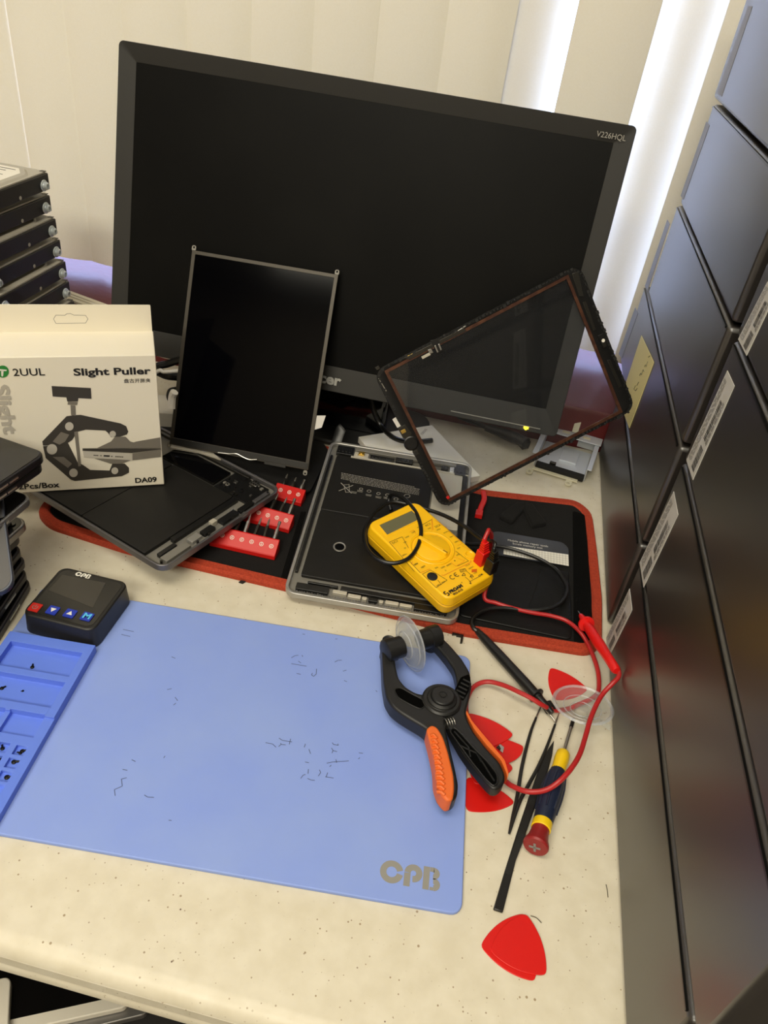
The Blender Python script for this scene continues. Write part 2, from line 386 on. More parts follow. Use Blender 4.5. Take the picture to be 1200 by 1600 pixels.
# ================================================================== COMPUTERS ON THE RIGHT
XT = 0.1706
mat('black_case_steel', (44, 40, 37), .34, .0, spec=1.0, bump=(700, .06, .0003))
mat('black_case_plastic', (14, 14, 14), .3); MATS['black_case_steel'].node_tree.nodes['Principled BSDF'].inputs['IOR'].default_value = 1.62; mat('label_white', (205, 202, 196), .55); mat('label_old', (132, 130, 127), .6)
mat('sticky_yellow', (226, 214, 150), .7); mat('pencil', (120, 116, 90), .7)
FT = Frame((XT, 0, 0), (0, -1, 0), (0, 0, 1))          # u runs towards the viewer, v up, normal to -x
assert FT.n.x < 0
def tower(y0, y1, z0, z1, label, group, lab=None, dx=0.0):
    yc = (y0 + y1) / 2; L = y1 - y0; hh = z1 - z0
    t = thing('desktop_computer', label, 'computer', Matrix.Translation((XT + dx, yc, z0)), group)
    W = .34
    mb = MB(); mb.box((W / 2, 0, hh / 2), (W, L, hh - .0035)); mb.build('case', 'black_case_steel', t, .004, 3)
    e = MB(); e.box((W / 2 + .004, -L / 2 + .001 if lab == 'near' else L / 2 - .001, hh / 2), (W - .012, .008, hh - .012)); e.build('rear_panel', 'black_case_plastic', t, .002)
    s = MB(); s.box((-.0003, 0, hh - .0042), (.0014, L - .012, .0016)); s.build('cover_edge', 'black_case_plastic', t)
    return t
def sticker(t, q, codes=True, old=False, name='asset_label'):
    """paper label on the face of a computer; q = four photo pixels"""
    o = t.matrix_basis.translation
    P = [atx(a, b, XT) - o for a, b in q]
    f = lambda u, v, x: (P[0] * (1 - u) * (1 - v) + P[1] * u * (1 - v) + P[2] * u * v + P[3] * (1 - u) * v) + Vector((x, 0, 0))
    m = MB(); a = [f(u, v, -.0004) for u, v in ((0, 0), (1, 0), (1, 1), (0, 1))]; b = [f(u, v, .0) for u, v in ((0, 0), (1, 0), (1, 1), (0, 1))]
    m.sheet(a); [m.sheet([a[i], a[(i + 1) % 4], b[(i + 1) % 4], b[i]]) for i in range(4)]
    lo = m.build(name, 'label_old' if old else 'label_white', t, smooth=0)
    if codes:
        p = MB(); rng = random.Random(len(bpy.data.objects))
        def bar(u0, u1, v0, v1): p.sheet([f(u, v, -.0007) for u, v in ((u0, v0), (u1, v0), (u1, v1), (u0, v1))])
        v = .22
        while v < .62:
            d = rng.uniform(.004, .014); bar(.52, .74, v, v + d); v += d + rng.uniform(.004, .012)
        for k in range(4):
            u = .10 + k * .075; v = .06
            while v < .92:
                d = rng.uniform(.03, .09); bar(u, u + .02, v, min(v + d, .94)); v += d + .018
        v = .70
        while v < .95:
            d = rng.uniform(.004, .012); bar(.55, .86, v, v + d); v += d + rng.uniform(.004, .01)
        for k in range(2):
            v = .2
            while v < .6:
                d = rng.uniform(.03, .08); bar(.80 + k * .07, .825 + k * .07, v, v + d); v += d + .015
        p.build('print', 'dark_print', lo, smooth=0, fix=False)
LV = [0, .107, .2145, .322, .4265, .531]
NM = ['lowest', 'second from the bottom', 'third from the bottom', 'fourth from the bottom', 'topmost in view']
far_y = [.922, .992, .955, .944, .957]
near, far = [], []
for i in range(5):
    far.append(tower(.589, far_y[i], LV[i], LV[i + 1], 'black desktop computer, %s of the stack near the window' % NM[i], 'black desktop computers in the stack near the window', 'near'))
for i in range(5):
    near.append(tower(.190 if i == 0 else .177, .566, LV[i], LV[i + 1], 'black desktop computer, %s of the nearer stack at right' % NM[i], 'black desktop computers in the nearer stack', 'far'))
# labels on the far end of the nearer stack
sticker(near[0], [(984, 920), (988, 953), (953, 1024), (947, 998)])
sticker(near[1], [(1053, 768), (1060, 804), (1006, 918), (1000, 879)])
sticker(near[2], [(1137, 579), (1148, 603), (1083, 750), (1073, 719)])
sticker(near[3], [(1200, 440), (1215, 455), (1167, 556), (1154, 530)])
# worn strips along the window end of the far stack
sticker(far[4], [(1170, 9), (1176, 10), (1128, 151), (1120, 145)], False, True, 'edge_label')
sticker(far[3], [(1104, 190), (1109, 196), (1068, 312), (1064, 306)], False, True, 'edge_label')
sticker(far[2], [(1043, 343), (1047, 350), (1012, 455), (1008, 447)], False, True, 'edge_label')
sticker(far[1], [(993, 480), (997, 490), (972, 560), (967, 553)], False, True, 'edge_label')
# yellow sticky note on the second computer of the far stack
nq = [atx(a, b, XT - .0008) for a, b in ((1002, 524), (1021.5, 566), (983, 669), (968, 628))]
sn = MB(); sn.sheet(nq); sn.sheet([p + Vector((.0005, 0, 0)) for p in nq][::-1])
for i in range(4): sn.sheet([nq[i], nq[i] + Vector((.0005, 0, 0)), nq[(i + 1) % 4] + Vector((.0005, 0, 0)), nq[(i + 1) % 4]])
note = tag(sn.build('sticky_note', 'sticky_yellow', smooth=0), 'pale yellow sticky note with faint handwriting on a black computer', 'note')
hw = MB(); hp = crop(900, 280, .25)
for st in ([(372, 1290), (362, 1312), (372, 1322), (382, 1308)], [(380, 1290), (392, 1268)], [(398, 1228), (404, 1212), (410, 1222), (414, 1206), (420, 1190), (424, 1202)], [(428, 1172), (434, 1160), (438, 1172), (444, 1150), (448, 1140)], [(452, 1112), (462, 1104)]):
    hw.tube([atx(a, b, XT - .0011) for a, b in hp(st)], .0004, 5)
hw.build('handwriting', 'pencil', note)

# ================================================================== MONITOR
KM = 1.03
Rm = Matrix(((0.9997, .0058, .0249), (.0225, .2562, -.9664), (-.012, .9666, .256)))
FMn = Frame((-.423 * KM, .733 * KM, H - .407 * KM), (1, .008, -.004), (.0058, .2562, .9666))
MW, MH = .526, .314
mon = thing('monitor', 'large black computer monitor tilted back, screen switched off', 'monitor', FMn.M)
mat('monitor_bezel', (40, 39, 37), .5, spec=.3, bump=(900, .15, .0002)); mat('monitor_panel', (7, 7, 7), .42, spec=.10, var=(9, (13, 13, 12), .4, .75))
sx0, sy0 = FMn.uv(196, 531); sx1, sy1 = FMn.uv(964, 222)
sx0, sx1, sy0, sy1 = .0185, .5075, .0285, .2965
outer = rrect(0, 0, MW, MH, .005); inner = rrect(sx0, sy0, sx1, sy1, .0008)
MB().ring(outer, inner, -.016, 0, zi=-.0036).build('bezel', 'monitor_bezel', mon, .0008)
sc_ = MB().prism(rrect(sx0 - .0004, sy0 - .0004, sx1 + .0004, sy1 + .0004, .0008), -.008, -.0036).build('screen', 'monitor_panel', mon)
bk = MB(); bk.prism(rrect(.002, .002, MW - .002, MH - .002, .006), -.03, -.012, top=None); bk.prism(rrect(.10, .05, MW - .10, MH - .07, .02), -.052, -.029)
bk.build('back_shell', 'black_plastic', mon, .004)
mat('logo_silver', (168, 168, 164), .4, .3)
lx, ly = FMn.uv(507, 598.5)
MB().text('acer', .0165, TR(FMn.uv(510, 597)[0] - .0005, .0135, .0004), 'CENTER', 1.15, .0006, .0002).build('brand_logo', 'logo_silver', mon, smooth=0)
MB().text('V226HQL', .0072, TR(*FMn.uv(955, 213), .0004), 'CENTER', .95, .0, .0001).build('model_name', 'grey_print', mon, smooth=0)
a = FMn.uv(704, 644); b = FMn.uv(844, 671)
MB().box(((a[0] + b[0]) / 2, (a[1] + b[1]) / 2 + .001, .0002), (b[0] - a[0], .0009, .0009)).build('button_strip', 'grey_print', mon)
mat('amber_led', (255, 226, 60), .4, emit=((255, 222, 40), 2.6))
lp = FMn.uv(822, 668); MB().box((lp[0], lp[1], .0008), (.0055, .0022, .0016)).ball((lp[0], lp[1] - .0012, .0008), .0016, 10).build('power_light', 'amber_led', mon)
st = MB(); iM = FMn.M.inverted()
p0 = FMn.M @ Vector((MW / 2, .08, -.05)); xc = FMn.M @ Vector((MW / 2, 0, 0))
nx = xc.x + .008
st.prism(rrect(nx - .052, -.012, nx + .052, .012, .008), .007, .20, iM @ Matrix.Translation((0, .855, 0)))
st.build('stand_neck', 'gloss_black', mon, .002)
sb = MB(); sb.prism(rrect(nx - .110, .806, nx + .105, .926, .03), .0005, .008, iM, None); sb.build('stand_base', 'black_plastic', mon, .003)

# ================================================================== CPB WORK MAT WITH PARTS TRAY
a = at(722, 1429, .004); b = at(735, 1026, .004)
yv = (b - a).normalized(); MHT = (b - a).length
FP = Frame(Vector((a.x, a.y, 0)), Vector((yv.y, -yv.x, 0)), yv)   # u right, v away, origin near right corner; mat at u<0
mat('blue_silicone', (131, 154, 224), .55, spec=.35, var=(14, (138, 160, 222), .35, .7), bump=(260, .06, .0003))
mat('blue_silicone_tray', (98, 128, 226), .45, spec=.4, bump=(260, .05, .0003))
mat('mat_print', (140, 138, 132), .6)
matg = thing('repair_mat', 'large blue silicone repair mat with grey lettering in its corner', 'mat', FP.M)
MWD = .405
MB().prism(rrect(-MWD, 0, 0, MHT, .008), 0, .004).build('mat_sheet', 'blue_silicone', matg, .0008)
# the letters C P B built from thick strokes
lg = MB()
def arc(cx, cy, r, a0, a1, n=16): return [(cx + r * math.cos(math.radians(a0 + (a1 - a0) * k / n)), cy + r * math.sin(math.radians(a0 + (a1 - a0) * k / n))) for k in range(n + 1)]
def band(mb, pts, wd, z):
    L, Rr = [], []
    for i, p in enumerate(pts):
        q0 = Vector(pts[max(i - 1, 0)]); q1 = Vector(pts[min(i + 1, len(pts) - 1)]); d = (q1 - q0).normalized(); n = Vector((-d.y, d.x)) * wd / 2
        L.append((p[0] + n.x, p[1] + n.y)); Rr.append((p[0] - n.x, p[1] - n.y))
    for i in range(len(pts) - 1):
        mb.flat([Rr[i], Rr[i + 1], L[i + 1], L[i]], z)
def cpb(mb, M, s, z=0):
    """the three letters, s = letter height, centred"""
    t = MB(); wd = .27 * s
    band(t, arc(-1.02 * s, 0, .365 * s, 14, 352, 28), wd, 0)
    band(t, [(-.345 * s, -.5 * s), (-.345 * s, .08 * s)] , wd, 0)
    band(t, arc(-.09 * s, .10 * s, .255 * s, 180, -95, 18), wd, 0)
    band(t, [(.47 * s, -.5 * s), (.47 * s, .5 * s)], wd, 0)
    t.flat([(.62 * s, .5 * s), (.80 * s, .5 * s), (.80 * s, .30 * s), (.62 * s, .30 * s)], 0)
    band(t, arc(.78 * s, .24 * s, .14 * s, 90, -100, 12), wd * .88, 0); band(t, arc(.80 * s, -.24 * s, .15 * s, 100, -90, 12), wd * .92, 0)
    t.flat([(.64 * s, -.36 * s), (.80 * s, -.36 * s), (.80 * s, -.5 * s), (.64 * s, -.5 * s)], 0)
    me = bpy.data.meshes.new('t'); t.bm.to_mesh(me); t.bm.free(); n0 = len(mb.bm.verts); mb.bm.from_mesh(me); mb.bm.verts.ensure_lookup_table()
    bmesh.ops.transform(mb.bm, matrix=M, verts=mb.bm.verts[n0:]); bpy.data.meshes.remove(me)
u0, v0 = FP.uv(650, 1369, .004)
cpb(lg, TR(u0 - .0005, v0, .0042), .0165); lg.build('printed_logo', 'mat_print', matg, smooth=0, fix=False)
# pencil scuffs seen on the mat
mat('scuff', (64, 74, 110), .8)
cp = crop(380, 980, 220 / 1200); sc = MB()
for stt in ([(410, 262), (440, 244), (470, 240)], [(500, 240), (508, 252)], [(410, 312), (450, 318), (540, 334)], [(470, 290), (492, 306)], [(455, 395), (490, 402)], [(625, 355), (622, 400), (600, 420), (582, 408), (590, 392)], [(780, 298), (806, 284), (840, 282)], [(850, 376), (880, 366)], [(860, 455), (884, 466)],
            [(1130, 540), (1142, 552)], [(305, 946), (335, 966), (416, 978)], [(404, 952), (392, 1000)], [(302, 1018), (322, 1000), (362, 1004)], [(324, 1000), (318, 988)], [(190, 985), (250, 996), (280, 1024)], [(758, 985), (770, 1000), (810, 1008), (806, 994)], [(752, 1030), (766, 1052), (756, 1074)], [(766, 1052), (800, 1062)],
            [(986, 1072), (1020, 1076)], [(980, 1124), (994, 1112)], [(712, 1160), (760, 1150), (900, 1140)], [(790, 1128), (796, 1156)], [(736, 1190), (750, 1176)], [(650, 1216), (660, 1240), (640, 1270)], [(700, 1276), (770, 1286)], [(720, 1240), (706, 1278)], [(548, 1290), (580, 1304), (610, 1306)], [(528, 1150), (560, 1156)], [(556, 1210), (552, 1250)], [(490, 1290), (510, 1262), (530, 1256)], [(505, 60), (526, 62)], [(785, 102), (802, 100)], [(530, 995), (520, 1025)], [(560, 1040), (574, 1080)]):
    p = [FP.uv(x, y, .004) for x, y in cp(stt)]; sc.lines(p, .0005, .00415)
cp = crop(0, 860, 300 / 1091)
for stt in ([(975, 605), (996, 614)], [(950, 792), (975, 786)], [(995, 835), (1010, 855)], [(985, 880), (1000, 868)], [(748, 1190), (770, 1200)], [(697, 1245), (724, 1250)], [(720, 1292), (690, 1300), (695, 1340), (650, 1360), (655, 1395)], [(820, 1390), (838, 1402), (875, 1404)], [(958, 1534), (975, 1535)], [(700, 450), (760, 462)], [(690, 478), (740, 490)], [(930, 1180), (938, 1168)]):
    p = [FP.uv(x, y, .004) for x, y in cp(stt)]; sc.lines(p, .0005, .00415)
tag(sc.build('scuff_marks', 'scuff', matg, smooth=0, fix=False), kind='stuff')
# moulded tray along the left end, rising from the mat
TZ = .0125
def cells(mb, xs, ys, hi, zlo):
    """height-stepped block: hi[j][i] = top height of every cell"""
    nx, ny = len(xs) - 1, len(ys) - 1
    q = mb.sheet
    for j in range(ny):
        for i in range(nx):
            z = hi[j][i]; x0, x1, y0, y1 = xs[i], xs[i + 1], ys[j], ys[j + 1]
            q([(x0, y0, z), (x1, y0, z), (x1, y1, z), (x0, y1, z)])
            for (dx, dy, e0, e1) in ((1, 0, (x1, y0), (x1, y1)), (-1, 0, (x0, y1), (x0, y0)), (0, 1, (x1, y1), (x0, y1)), (0, -1, (x0, y0), (x1, y0))):
                ii, jj = i + dx, j + dy
                zn = hi[jj][ii] if 0 <= ii < nx and 0 <= jj < ny else zlo
                if zn < z - 1e-6: q([(e0[0], e0[1], zn), (e1[0], e1[1], zn), (e1[0], e1[1], z), (e0[0], e0[1], z)])
    bmesh.ops.remove_doubles(mb.bm, verts=mb.bm.verts[:], dist=1e-6)
tu = FP.uv(147, 1012, TZ)[0]; tv1 = FP.uv(145, 1009, TZ)[1] + .001
fl = .0062
T2 = .0105
pv = lambda x, y, z=TZ: FP.uv(x, y, z)
a1 = pv(129, 1020); a2 = pv(112, 1058); b1 = pv(101, 1066); b2 = pv(80, 1106); c0 = pv(83, 1121); c1 = pv(71, 1119, T2); c2 = pv(55, 1153, T2); c3 = pv(18, 1109, T2)
uL = -MWD + .004; uR = tu
g = [pv(44, 1166, T2), pv(33, 1186, T2), pv(20, 1206, T2), pv(8, 1226, T2)]      # top-right corners of the little cells
cw = .0085
xr = a1[0]; xm1 = c1[0]; xm0 = c3[0]
cellx = []
for k in range(5): cellx += [g[0][0] - k * .0135, g[0][0] - k * .0135 - cw]
xs = sorted(set([round(v, 5) for v in [uL, uL + .006, uR, xr, xm1, xm0, xm0 - .004] + [c for c in cellx if c > uL + .008]]))
rows = [g[k][1] for k in range(4)] + [g[3][1] - .0175, g[3][1] - .035]
ys = [0.004]
for r in sorted(rows): ys += [r - cw, r]
ys += [c2[1], c1[1], c0[1], b2[1], b1[1], a2[1], a1[1], tv1]
ys = [round(v, 5) for v in ys]; ys = sorted(ys)
hi = []
for j in range(len(ys) - 1):
    yc = (ys[j] + ys[j + 1]) / 2; row = []
    for i in range(len(xs) - 1):
        x = (xs[i] + xs[i + 1]) / 2; z = TZ if yc > c0[1] else T2
        if (a2[1] < yc < a1[1] or b2[1] < yc < b1[1]) and uL + .006 < x < xr: z = fl
        elif c2[1] < yc < c1[1] and uL + .006 < x < xm1 and not (xm0 - .004 < x < xm0): z = fl
        elif any(r - cw < yc < r for r in rows) and any(cellx[2 * k + 1] < x < cellx[2 * k] for k in range(5)): z = fl + .001
        row.append(z)
    hi.append(row)
tb = MB(); cells(tb, xs, ys, hi, .003); tb.build('parts_tray', 'blue_silicone_tray', matg, .0012, 3, smooth=60)
# tiny screws lying in the tray
mat('screw_black', (18, 16, 15), .4, .6)
def screw(px, py, z, where, size=1.0):
    p = at(px, py, z); t = thing('tiny_screw', 'tiny dark screw ' + where, 'screw', TR(p.x, p.y, z, random.uniform(0, 6)), 'loose screws in the blue parts tray')
    MB().lathe([(.0016 * size, 0), (.0016 * size, .0008), (.0009 * size, .0013)], None, 10).build('head', 'screw_black', t)
    MB().cyl((.0010 * size, 0, .0008), (.0032 * size, 0, .0007), .0007 * size, 8).build('shank', 'screw_black', t)
screw(50.5, 1043, fl, 'alone in the farthest long compartment of the blue tray')
screw(3, 1076, fl, 'in the second long compartment of the blue tray at the photo edge'); screw(36, 1080, fl, 'small speck in the middle of the second long compartment', .5)
screw(35, 1174, fl + .001, 'upper of the pair in the farthest right small cell of the tray'); screw(32, 1177, fl + .001, 'lower of the pair in the farthest right small cell of the tray', .8)
screw(4, 1170, fl + .001, 'in the farthest small cell next to the photo edge')
screw(22, 1191, fl + .001, 'in the second small cell down the right side of the tray', 1.2); screw(2, 1188, fl + .001, 'in the second row of small cells at the photo edge')
screw(11, 1215, fl + .001, 'in the third small cell down the right side of the tray', 1.2)

# ================================================================== CONTROL BOX ON THE MAT
zt = .026
q = [at(x, y, zt) for x, y in ((33, 958), (147, 987), (193, 905), (86, 886))]
ob = (q[0] + q[1]) / 2
FC_ = Frame((q[0].x, q[0].y, .0042), Vector((q[1].x - q[0].x, q[1].y - q[0].y, 0)), Vector((q[3].x - q[0].x, q[3].y - q[0].y, 0)))
cw_, ch_ = .5 * ((q[1] - q[0]).length + (q[2] - q[3]).length), .5 * ((q[3] - q[0]).length + (q[2] - q[1]).length)
ctl = thing('heat_controller', 'black square control box with display and four small buttons on the blue mat', 'controller', FC_.M)
hz = zt - .0042
MB().prism(rrect(-.0015, -.0015, cw_ + .0015, ch_ + .0015, .009), 0, hz, top=rrect(0, 0, cw_, ch_, .008)).build('housing', 'black_plastic', ctl, .0012)
mat('smoke_panel', (30, 29, 28), .22, spec=.6)
MB().prism(rrect(.0035, .0035, cw_ - .0035, ch_ - .0035, .006), hz - .0004, hz + .0003).build('front_panel', 'smoke_panel', ctl)
mat('lcd_grey', (58, 55, 50), .3)
dq = FC_.poly(crop(0, 640, .25)([(300, 1130), (580, 1240), (660, 1085), (390, 1035)]), hz)
MB().prism(dq, hz + .0002, hz + .0005).build('display', 'lcd_grey', ctl, smooth=0)
lg = MB(); uu = FC_.uv(132, 900, hz); cpb(lg, TR(uu[0], uu[1], hz + .0007), .0056); lg.build('printed_logo', 'white_print', ctl, smooth=0, fix=False)
mat('button_red', (196, 34, 26), .4); mat('button_blue', (28, 52, 168), .4); mat('button_cyan', (90, 190, 240), .5)
for k, (px, py, mm) in enumerate(((55, 949, 'button_red'), (82.5, 953.5, 'button_blue'), (109.5, 958.5, 'button_blue'), (136, 963.5, 'button_blue'))):
    u, v = FC_.uv(px, py, hz + .0008); s_ = .0047
    bo = MB().prism(rrect(u - s_, v - s_, u + s_, v + s_, .0006), hz + .0002, hz + .0012).build('button', mm, ctl)
    sy = MB(); z = hz + .0014
    if k == 0: band(sy, arc(u, v, .0022, 130, 410, 16), .0006, z); sy.flat([(u - .0003, v), (u + .0003, v), (u + .0003, v + .003), (u - .0003, v + .003)], z)
    elif k == 1: sy.flat([(u, v - .0026), (u + .0026, v + .002), (u - .0026, v + .002)], z)
    elif k == 2: sy.flat([(u, v + .0026), (u + .0026, v - .002), (u - .0026, v - .002)], z)
    else: sy.text('M', .0085, TR(u, v, z), 'CENTER', 1.1, .0003)
    sy.build('symbol', 'button_cyan' if k == 3 else ('white_print' if k else 'label_old'), bo, smooth=0, fix=False)

# ================================================================== FABRIC TOOL ROLL
mat('black_nylon', (15, 14, 14), .9, spec=.2, sheen=.03, bump=(900, .6, .0006)); mat('black_velcro', (10, 10, 10), .95, spec=.1, bump=(1300, 1.0, .0012)); mat('black_vinyl', (10, 10, 10), .5, spec=.3, bump=(120, .25, .001))
mat('orange_binding', (150, 44, 18), .8, bump=(700, .8, .0008), var=(600, (176, 60, 28), .35, .65))
ow = [at(x, y, .004) for x, y in ((63, 812), (200, 862), (300, 884), (447, 917), (720, 988), (932, 1022), (947, 1003))] 
co = [(-.428, .560), (-.405, .5435), (-.313, .533), (-.246, .5335), (-.148, .5325), (.028, .5265), (.152, .538), (.1645, .555), (.1665, .62), (.163, .70), (.1585, .772), (.140, .792), (.027, .772), (-.06, .780), (-.192, .797), (-.42, .800), (-.44, .780)]
out = rpoly(co, .012, 4)
roll = thing('tool_roll', 'open black fabric tool roll with orange binding under the tablets', 'tool case')
MB().prism(inset(out, .004), .0004, .0058).build('base_sheet', 'black_nylon', roll, .0008)
bi = MB()
n = len(out); p1 = inset(out, .0016); p2 = inset(out, .0095); p3 = inset(out, .0112)
bi.ring(out, p3, .0003, .0045, zi=.0045)
def strip(a, za, b, zb):
    va = [bi.bm.verts.new((p[0], p[1], za)) for p in a]; vb = [bi.bm.verts.new((p[0], p[1], zb)) for p in b]
    for i in range(n): bi.bm.faces.new((va[i], va[(i + 1) % n], vb[(i + 1) % n], vb[i]))
strip(out, .0045, p1, .0075); strip(p1, .0075, p2, .0078); strip(p2, .0078, p3, .0058)
bi.build('orange_binding', 'orange_binding', roll, smooth=60)
# right half: lower pocket panel, hook strip, straps
cx = crop(560, 760, 1 / 3)
def P3(pts, z): return [(p.x, p.y) for p in (at(x, y, z) for x, y in pts)]
pk = MB(); pk.prism(rpoly(P3(cx([(470, 600), (1000, 715), (1000, 570), (985, 400), (860, 370), (560, 300)]), .0085), .006), .0055, .0078); pk.build('pocket_panel', 'black_vinyl', roll, .0008)
pk = MB(); pk.prism(P3(cx([(790, 585), (990, 615), (985, 400), (860, 385), (830, 480)]), .0095), .0077, .0086); pk.build('small_pocket', 'black_vinyl', roll, .0005)
pk = MB(); pk.prism(rpoly(P3(cx([(1012, 728), (1105, 740), (1075, 260), (1062, 130), (1005, 112), (1008, 300)]), .0075), .004), .0055, .0072); pk.build('hook_strip', 'black_velcro', roll, .0006)
for pts in ([(660, 132), (745, 68), (800, 72), (722, 164)], [(770, 85), (815, 75), (885, 168), (818, 182)]):
    b0 = P3(cx(pts), .012); m = MB(); m.prism(b0, .0058, .0115); m.build('elastic_strap', 'black_nylon', roll, .0015)
zp = MB(); pp = [at(x, y, .012) for x, y in cx([(586, 24), (590, 60), (576, 95), (566, 125)])]
zp.tube(spline(pp, 5), [.0032] * 16, 8, flat=.45); zp.box((pp[-1].x, pp[-1].y, .0105), (.008, .010, .005)); zp.build('zip_pull', 'red_plastic', roll)
# left half: stitched spine and the soft cover flap
for pts in ([(438, 905), (447, 905), (478, 800), (470, 800)], [(452, 905), (458, 905), (488, 800), (482, 800)]):
    MB().prism(P3(pts, .0065), .0056, .0072).build('spine_seam', 'black_velcro', roll, .0004)
fp_ = P3([(330, 745), (470, 770), (485, 766), (515, 705), (505, 690), (380, 672)], .0145)
MB().prism(rpoly(fp_, [.004, .004, .012, .004, .004, .004]), .0115, .0138).build('cover_flap', 'black_nylon', roll, .0008)
MB().prism(P3([(378, 700), (500, 712), (505, 690), (390, 676)], .0125), .0056, .0116).build('flap_hem', 'black_nylon', roll, .001)

# printed screw-memory card lying on the right half
mat('card_dark', (46, 48, 54), .3); 
cq = P3(cx([(625, 215), (960, 268), (985, 375), (640, 315)]), .0092)
FK = Frame((cq[3][0], cq[3][1], .0087), (cq[2][0] - cq[3][0], cq[2][1] - cq[3][1], 0), (cq[0][0] - cq[3][0], cq[0][1] - cq[3][1], 0))
card = thing('memory_card', 'dark printed card with a white grid, lying on the open tool roll', 'card', FK.M)
ck = FK.poly(cx([(640, 322), (986, 375), (984, 290), (955, 264), (650, 213), (625, 218)]), 0)
MB().prism(rpoly(ck, .004), 0, .0008).build('card_sheet', 'card_dark', card)
gq = FK.poly(cx([(680, 318), (986, 374), (984, 320), (682, 278)]), .0008)
MB().flat(gq, .0010).build('grid_area', 'white_print', card, smooth=0)
gl = MB(); bil = lambda u, v: tuple((gq[0][k] * (1 - u) + gq[1][k] * u) * (1 - v) + (gq[3][k] * (1 - u) + gq[2][k] * u) * v for k in (0, 1))
for k in range(1, 22): gl.lines([bil(k / 22, 0), bil(k / 22, 1)], .0003, .0012)
for k in range(1, 5): gl.lines([bil(0, k / 5), bil(1, k / 5)], .0003, .0012)
gl.build('grid_lines', 'grey_print', card, smooth=0)
tx = MB()
def ptext(mb, fr, body, p0, p1, size, z, align='CENTER', sx=1., bold=0., w=0.):
    a = Vector(fr.uv(*p0, w)); b = Vector(fr.uv(*p1, w)); c = (a + b) / 2; ang = math.atan2(b.y - a.y, b.x - a.x)
    mb.text(body, size, TR(c.x, c.y, z, ang), align, sx, bold, fit=((b - a).length, size))
c1 = cx([(700, 256), (888, 286)]); c2 = cx([(722, 272), (862, 294)])
ptext(tx, FK, 'Mobile phone repair tools', c1[0], c1[1], .0040, .0011); ptext(tx, FK, 'Screw memory mat', c2[0], c2[1], .0040, .0011)
tx.build('card_lettering', 'white_print', card, smooth=0, fix=False)

# red bit racks and the bits standing out of them
BZ = .0062
def rack(pl, pr, n, dep, hf, hb, label):
    a = at(*pl, BZ); b = at(*pr, BZ); fr = Frame(a, b - a, (-(b - a).y, (b - a).x, 0)); L = (b - a).length
    t = thing('bit_rack', label, 'bit holder', fr.M, 'red bit racks on the tool roll')
    pf = [(0, 0), (dep, 0), (dep, hb), (dep - .002, hb), (.001, hf), (0, hf)]
    MB().prism(pf, 0, L, Matrix(((0, 0, 1, 0), (1, 0, 0, 0), (0, 1, 0, 0), (0, 0, 0, 1)))).build('rack_body', 'red_plastic', t, .0006)
    p = MB(); sl = math.atan2(hb - hf, dep - .003)
    for k in range(n):
        M = TR(L - .0065 - k * .0105, dep * .5, hf + (hb - hf) * (dep * .5 - .001) / (dep - .003) + .0003) @ Matrix.Rotation(sl, 4, 'X')
        for i in range(14):
            t0 = 2 * PI * i / 14; t1 = t0 + 2 * PI / 14
            p.flat([(.0023 * math.cos(t0), .0023 * math.sin(t0)), (.0023 * math.cos(t1), .0023 * math.sin(t1)), (.0018 * math.cos(t1), .0018 * math.sin(t1)), (.0018 * math.cos(t0), .0018 * math.sin(t0))], 0, M)
        p.box((0, -.0005, 0), (.0022, .0006, .0001), M); p.box((0, .0009, 0), (.0016, .0006, .0001), M)
    p.build('size_marks', 'white_print', t, smooth=0, fix=False)
    return fr, L
ORD = ['rightmost', 'second from the right', 'third from the right', 'fourth from the right', 'fifth from the right', 'sixth from the right', 'seventh from the right', 'eighth from the right']
tipn = ['slotted', 'round', 'pointed', 'hex']
def bits(fr, L, n, dep, hb, rackname, ln):
    for k in range(n):
        u = L - .0065 - k * .0105; M = fr.M @ TR(u, dep - .003, hb * .72) @ Matrix.Rotation(math.radians(-90 + 26), 4, 'X') @ Matrix.Rotation(math.radians(random.uniform(-3, 3)), 4, 'Y')
        t = thing('screwdriver_bit', 'steel screwdriver bit, %s in the %s red rack' % (ORD[k], rackname), 'bit', M, 'screwdriver bits in the red racks')
        l2 = ln + random.uniform(-.002, .002)
        MB().lathe([(.0021, 0), (.0021, l2 * .62), (.0016, l2 * .66)], None, 6).build('hex_shank', 'dark_steel' if k % 3 else 'steel', t)
        m = MB(); m.lathe([(.0013, l2 * .65), (.0012, l2 * .84), (.0017 if k % 4 == 0 else .0006, l2 * .86 if k % 4 == 0 else l2 * .95), (.0017 if k % 4 == 0 else .0003, l2)], None, 8)
        m.build('tip', 'steel', t)
fr, L = rack((327, 853), (429, 876), 9, .0165, .0055, .0150, 'long red bit rack nearest the viewer on the tool roll'); bits(fr, L, 8, .0165, .0150, 'nearest', .027)
fr, L = rack((372, 812), (451, 834), 6, .0155, .0055, .0145, 'middle red bit rack on the tool roll, half under the left tablet'); bits(fr, L, 6, .0155, .0145, 'middle', .025)
fr, L = rack((425, 780), (470, 792), 3, .0150, .0055, .0135, 'farthest red bit rack, at the edge of the black flap'); bits(fr, L, 3, .0150, .0135, 'farthest', .018)

